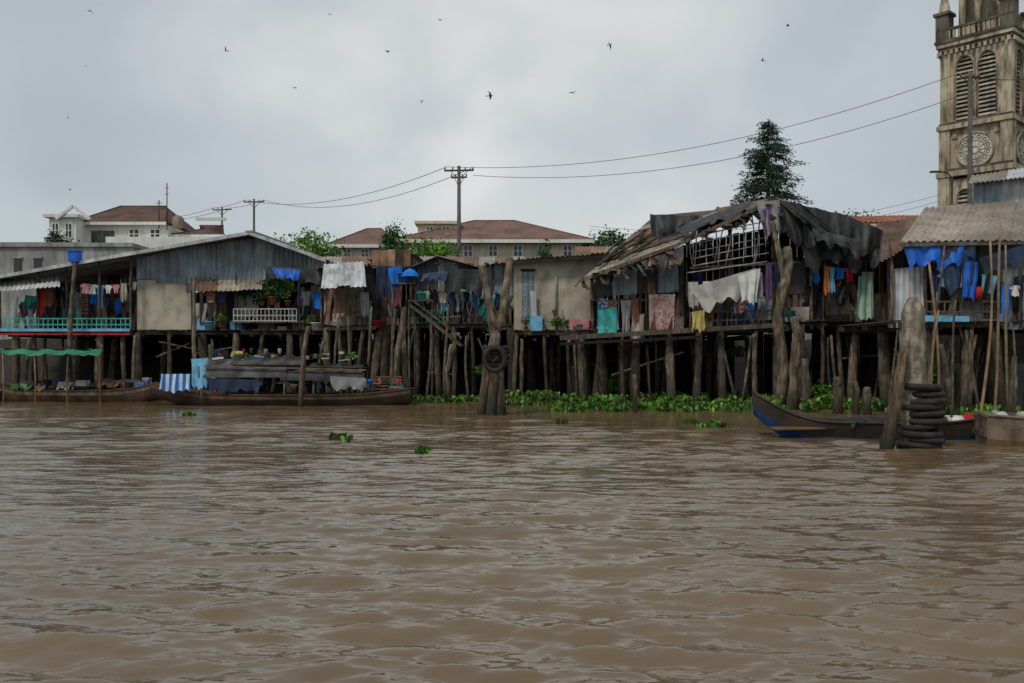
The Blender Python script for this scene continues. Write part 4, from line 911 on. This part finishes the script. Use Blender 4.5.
# ------------------------------------------------------------------ church tower
g=group('church_bell_tower'); Yc=78.; cx=PX(988,Yc); s=5.5; hs=s/2
TM=Matrix.Translation((cx,Yc,0))@Matrix.Rotation(math.radians(42),4,'Z')
b=B('shaft',g); b.T=TM; d2=B('tracery_and_louvers',g)
def Z(py): return PZ(py,Yc-3)
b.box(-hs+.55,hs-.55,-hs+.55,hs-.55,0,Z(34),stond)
for k in range(4):
    T=TM@Matrix.Rotation(math.pi/2*k,4,'Z')
    b.T=T; d2.T=T
    for (z0,z1,e) in ((0,Z(171),.28),(Z(171),Z(122),.2),(Z(122),Z(38),.12)):
        b.box(-hs-e,-hs+.7,-hs-e,-hs+.7,z0,z1,stone)
        b.box(-hs+.1,-hs+.5,-hs-e-.08,-hs-e-.003,z0+.4,z1-.5,stone)
    y=-hs
    b.box(-hs+.7,hs-.7,y,y+.5,0,Z(225),stone)
    def archwall(z0,z1,ops,zs):
        us=[-hs+.7]+[u for o in ops for u in o]+[hs-.7]
        for i in range(0,len(us),2): b.box(us[i],us[i+1],y,y+.5,z0,z1,stone)
        for (u0,u1) in ops:
            c=(u0+u1)/2; r=(u1-u0)/2; n=8; vs=[];fs=[]
            for i in range(n+1):
                t=i/n; u=u0+(u1-u0)*t; q=abs(u-c)/r; za=min(z1-.05,zs+r*1.25*math.sqrt(max(0,1-q**1.7)))
                vs+=[(u,y,za),(u,y,z1),(u,y+.5,za)]
            for i in range(n): a=i*3; fs+=[(a,a+3,a+4,a+1),(a,a+2,a+5,a+3)]
            b.add(vs,fs,stone)
            pts=[(u0-.08,y-.05,z0+.2),(u0-.08,y-.05,zs)]+[(c-(r+.08)*math.cos(math.pi*i/8),y-.05,zs+(r+.08)*1.25*math.sin(math.pi*i/8)**.9) for i in range(1,8)]+[(u1+.08,y-.05,zs),(u1+.08,y-.05,z0+.2)]
            d2.tube(pts,.07,stone,6)
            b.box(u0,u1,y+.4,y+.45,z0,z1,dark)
            z=z0+.15
            while z<zs+r*.9:
                q=0 if z<zs else (z-zs)/(r*1.25); hw=r*math.sqrt(max(.02,1-q*q))
                d2.hexa([(c-hw,y+.12,z),(c+hw,y+.12,z),(c+hw,y+.36,z+.2),(c-hw,y+.36,z+.2),(c-hw,y+.12,z+.09),(c+hw,y+.12,z+.09),(c+hw,y+.36,z+.29),(c-hw,y+.36,z+.29)],louv); z+=.36
            b.box(u0-.06,u1+.06,y-.1,y+.1,z0-.14,z0-.003,stone)
    archwall(Z(118)+.3,Z(40),[(-1.62,-.2),(.2,1.62)],Z(118)+4.9)
    z0,z1=Z(171),Z(122); b.box(-hs+.7,hs-.7,y+.1,y+.5,z0,z1,stone); zc=(z0+z1)/2
    def disc(r,y0,y1,m,n=28):
        vs=[]
        for k2 in range(n):
            t=2*math.pi*k2/n; vs+=[(r*math.cos(t),y0,zc+r*math.sin(t)),(r*math.cos(t),y1,zc+r*math.sin(t))]
        fs=[(2*i,(2*i+2)%(2*n),(2*i+3)%(2*n),2*i+1) for i in range(n)]; fs.append(tuple(2*i for i in range(n)))
        d2.add(vs,fs,m)
    disc(1.5,y-.02,y+.1,stond); disc(1.36,y-.06,y-.023,dial)
    def ring(r,th,m,n=32): d2.tube([(r*math.cos(2*math.pi*i/n),y-.07,zc+r*math.sin(2*math.pi*i/n)) for i in range(n+1)],th,m,6,False)
    ring(1.46,.08,stone); ring(.8,.04,louv); ring(.3,.06,louv)
    for i in range(12):
        t=math.pi*i/6; d2.beam((.3*math.cos(t),y-.09,zc+.3*math.sin(t)),(1.3*math.cos(t),y-.09,zc+1.3*math.sin(t)),.05,.05,louv)
        d2.tube([(1.08*math.cos(t+.26)+.15*math.cos(j*math.pi/3),y-.08,zc+1.08*math.sin(t+.26)+.15*math.sin(j*math.pi/3)) for j in range(7)],.03,stond,4,False)
    for sx in (-1,1):
        for sz in (-1,1): d2.box(sx*1.7-.2,sx*1.7+.2,y-.01,y+.12,zc+sz*1.45-.22,zc+sz*1.45+.22,stone)
    archwall(Z(225),Z(174),[(-1.5,-.2),(.2,1.5)],Z(195))
b.T=TM
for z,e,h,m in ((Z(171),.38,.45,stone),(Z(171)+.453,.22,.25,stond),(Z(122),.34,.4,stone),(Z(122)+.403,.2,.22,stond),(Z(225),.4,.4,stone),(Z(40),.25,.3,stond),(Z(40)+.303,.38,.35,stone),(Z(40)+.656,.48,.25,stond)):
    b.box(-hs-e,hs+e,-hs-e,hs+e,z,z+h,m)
zt0=Z(40)+.91
for k in range(4):
    b.T=TM@Matrix.Rotation(math.pi/2*k,4,'Z')
    for i in range(13): u=-hs+i*s/12; b.box(u-.12,u+.12,-hs-.42,-hs-.253,Z(40)-.35,Z(40)-.003,stone)
    for i in range(15): u=-hs-.1+i*(s+.2)/14; b.box(u-.09,u+.09,-hs-.35,-hs-.15,zt0+.003,zt0+.8,stone)
    b.box(-hs-.35,hs+.35,-hs-.4,-hs-.1,zt0+.803,zt0+1.,stond)
    c=V((-hs+.15,-hs+.15,zt0)); b.box(c.x-.55,c.x+.55,c.y-.55,c.y+.55,zt0+.003,zt0+2.2,stond); b.box(c.x-.7,c.x+.7,c.y-.7,c.y+.7,zt0+2.203,zt0+2.45,stond)
    b.lathe(c+V((0,0,2.45)),[(.5,0),(.45,.6),(.3,1.2),(.12,2.6),(.25,2.75),(.02,3.1)],stone,8)
b.T=TM
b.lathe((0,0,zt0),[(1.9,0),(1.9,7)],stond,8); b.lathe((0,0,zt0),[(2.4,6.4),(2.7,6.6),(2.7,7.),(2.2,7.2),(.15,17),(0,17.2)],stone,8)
for i in range(8):
    t=math.pi*i/4; b.tube([(2.15*math.cos(t),2.15*math.sin(t),zt0),(2.15*math.cos(t),2.15*math.sin(t),zt0+6.5)],.3,stone,8)
    t+=math.pi/8; b.T=TM@Matrix.Rotation(t,4,'Z'); b.box(1.95,2.05,-.85,.85,zt0,zt0+1.2,stone); b.tube([(2.02,.7*math.cos(math.pi*j/6),zt0+4.6+.9*math.sin(math.pi*j/6)) for j in range(7)],.14,stone,6); b.T=TM
b.beam((0,0,zt0+17),(0,0,zt0+19.5),.2,.2,stone); b.beam((-.7,0,zt0+18.6),(.7,0,zt0+18.6),.2,.2,stone)
b.done(); d2.done()

# ------------------------------------------------------------------ utility poles & wires
def upole(px,top,Y,arms,r=.17,h0=2.):
    g=group('utility_pole'); b=B('pole',g); t=A(px,top,Y); b.tube([V((t.x,t.y,h0-1)),t],[r*1.2,r*.7],polec,10)
    for dz,wd in arms:
        b.beam(t+V((-wd,0,-dz)),t+V((wd,0,-dz+.03)),.1,.1,metal)
        for k in (-1,-.45,.45,1): b.lathe(t+V((wd*k*.95,0,-dz+.05)),[(.03,0),(.055,.06),(.035,.1),(.055,.14),(0,.2)],cBr,8)
        b.beam(t+V((-wd*.6,0,-dz)),t+V((0,0,-dz-.6)),.04,.04,metal); b.beam(t+V((wd*.6,0,-dz)),t+V((0,0,-dz-.6)),.04,.04,metal)
    b.done(); return t
p1=upole(459,166,58,((.3,.95),(.75,.5)),.15)
p2=upole(970,72,46,((.3,.5),),.14)
p3=upole(254,199,88,((.3,1.),),.15); p4=upole(222,207,95,((.3,1.),),.14)
w_=B('power_lines')
def wire(a,b_,sag,r=.02,n=24): w_.tube([a.lerp(b_,i/n)-V((0,0,sag*4*(i/n)*(1-i/n))) for i in range(n+1)],r,metal,5,False)
for dx,dz,sg in ((-.9,-.05,1.5),(.9,-.6,1.6)): wire(p1+V((dx,0,dz)),p2+V((dx*.6,0,dz*1.4)),sg,.016)
for dx,dz,sg in ((-.9,-.1,1.2),(.9,-.1,1.5)): wire(p1+V((dx,0,dz)),p3+V((dx,0,dz)),sg,.02)
for dx in (-.9,.9): wire(p3+V((dx,0,-.1)),p4+V((dx,0,-.1)),.15,.022); wire(p4+V((dx,0,-.1)),A(120,222,102)+V((dx,0,0)),.5,.022)
wire(A(590,226,70),A(940,195,60),1.2,.013); wire(A(590,229,70),A(940,201,60),1.4,.013)
wire(p2+V((.6,0,-.3)),A(1100,60,40),.4)
w_.done()
b=B('street_lamp'); t=A(941,172,50); b.tube([V((t.x+.6,50,2)),V((t.x+.6,50,t.z-.3))],.07,metal,8); b.tube([V((t.x+.6,50,t.z-.3)),V((t.x+.3,50,t.z)),V((t.x-.2,50,t.z))],.04,metal,6); b.beam(t+V((-.6,0,0)),t+V((-.1,0,.02)),.16,.1,metal); b.done()

# ------------------------------------------------------------------ trees
def conifer(name,px,top,Y,hw,bottom):
    g=group(name); t=A(px,top,Y); x=t.x; H=t.z; b=B('trunk',g); b.tube([(x+.3,Y,1.5),(x+.15,Y,H*.5),(x-.05,Y,H*.85),(x,Y,H)],[.3,.22,.1,.02],bark,8)
    l=B('needles',g); zb=PZ(bottom,Y); z=zb
    while z<H-.1:
        f=(z-zb)/(H-zb); Lb=hw*min(1,1.15*(1-f)**.75)*R.uniform(.55,1.1)+.12
        for k in range(R.randint(5,7)):
            a=R.uniform(0,6.28); L_=Lb*R.uniform(.5,1.05); dr=V((math.cos(a),math.sin(a),0)); rise=R.uniform(-.05,.5)
            P=lambda u: V((x,Y,z))+dr*L_*u+V((0,0,L_*(rise*u-.28*u*u)))
            b.tube([P(u) for u in (0,.33,.66,1)],[.04,.03,.018,.008],bark,5)
            for i in range(int(38*L_)+10):
                u=R.uniform(.2,1.08); p=P(u)+V((R.gauss(0,.14),R.gauss(0,.14),R.gauss(0,.09)))
                d=(dr*R.uniform(.1,.8)+V((R.uniform(-.5,.5),R.uniform(-.5,.5),-R.uniform(-.1,.7)))).normalized(); e_=d.cross(V((R.uniform(-1,1),R.uniform(-1,1),R.uniform(-1,1)))).normalized(); s_=R.uniform(.15,.34)
                l.add([p,p+d*s_*.5+e_*.035,p+d*s_,p+d*s_*.5-e_*.035],[(0,1,2,3)],leafd)
        z+=R.uniform(.14,.28)
    b.done(); l.done()
conifer('pine_tree',768,120,60,2.8,212)
def tree(px,top,Y,rw,rh,m=leaff,n=1400,name='tree',sz=.35):
    g=group(name); c=A(px,top,Y)-V((0,0,rh)); b=B('trunk',g); b.tube([(c.x,Y,1.5),(c.x+.1,Y,c.z*.5+.5),(c.x,Y,c.z)],[.25,.18,.1],bark,7)
    for i in range(6): b.tube([(c.x,Y,c.z-rh*.6),c+V((R.uniform(-.7,.7)*rw,R.uniform(-.5,.5)*rw,R.uniform(-.2,.7)*rh))],[.09,.02],bark,5)
    b.done(); b=B('crown',g); b.leaves(c,(rw,rw*.8,rh),n,sz,m,14,.55,0,.5); b.done()
tree(302,235,60,2.4,1.5,leafy,3200,sz=.24); tree(324,240,64,1.5,1.3,leafm,1600,sz=.24); tree(431,236,58,1.6,1.4,leafy,2200,sz=.22); tree(393,226,72,1.1,1.7,leafm,1200,sz=.25); tree(545,240,62,.6,1.,leafm,300,sz=.22)
tree(612,233,85,2.8,1.5,leafm,2200,sz=.32); tree(598,239,80,1.7,1.3,leaff,1000,sz=.3); tree(640,240,82,1.6,1.1,leaff,900,sz=.3); tree(60,230,80,1.3,1.3,leaff,800,sz=.28); tree(850,214,90,2.8,1.6,leaff,1800,sz=.32); tree(284,241,64,1.4,1.1,leafm,1100,sz=.25)
b=B('distant_trees')
for i in range(60):
    x=-110+i*4+R.uniform(-1.5,1.5); b.leaves((x,130+R.uniform(-6,6),7),(3.5,3,5+R.uniform(-2,2)),240,1.1,leaff,8,.7,0,.6)
b.done()

# ------------------------------------------------------------------ birds
def bird(px,py,Y,s,yaw,flap):
    b=B('bird'); b.T=Matrix.Translation(A(px,py,Y))@Matrix.Rotation(yaw,4,'Z')@Matrix.Rotation(R.uniform(-.7,.7),4,'X')
    b.tube([(-.16*s,0,0),(-.1*s,0,.01*s),(0,0,.015*s),(.09*s,0,.02*s),(.14*s,0,.025*s),(.19*s,0,.02*s)],[.008*s,.03*s,.04*s,.03*s,.028*s,.004*s],birdm,8)
    b.add([(-.12*s,-.01*s,0),(-.12*s,.01*s,0),(-.3*s,.07*s,0),(-.24*s,0,0),(-.3*s,-.07*s,0)],[(0,1,2,3,4)],birdm)
    for sg in (-1,1):
        b.add([(.08*s,sg*.02*s,.02*s),(-.05*s,sg*.02*s,.02*s),(-.03*s,sg*.2*s,(.02+.12*flap)*s),(.09*s,sg*.2*s,(.02+.13*flap)*s),(-.1*s,sg*.46*s,(.02+.15*flap)*s)],[(0,1,2,3),(3,2,4)],birdm)
    b.done()
for px,py,s in ((490,96,1.),(440,20,.75),(388,52,.7),(610,45,.7),(763,61,.7),(788,26,.7),(226,51,.6),(295,88,.6),(572,93,.8),(422,101,.5),(90,11,.6),(330,15,.4),(68,118,.4),(86,66,.4),(70,190,.4)):
    bird(px,py,42,s*.75,R.uniform(-.9,.9)+R.choice([0,3.14]),R.uniform(-1,1.6))
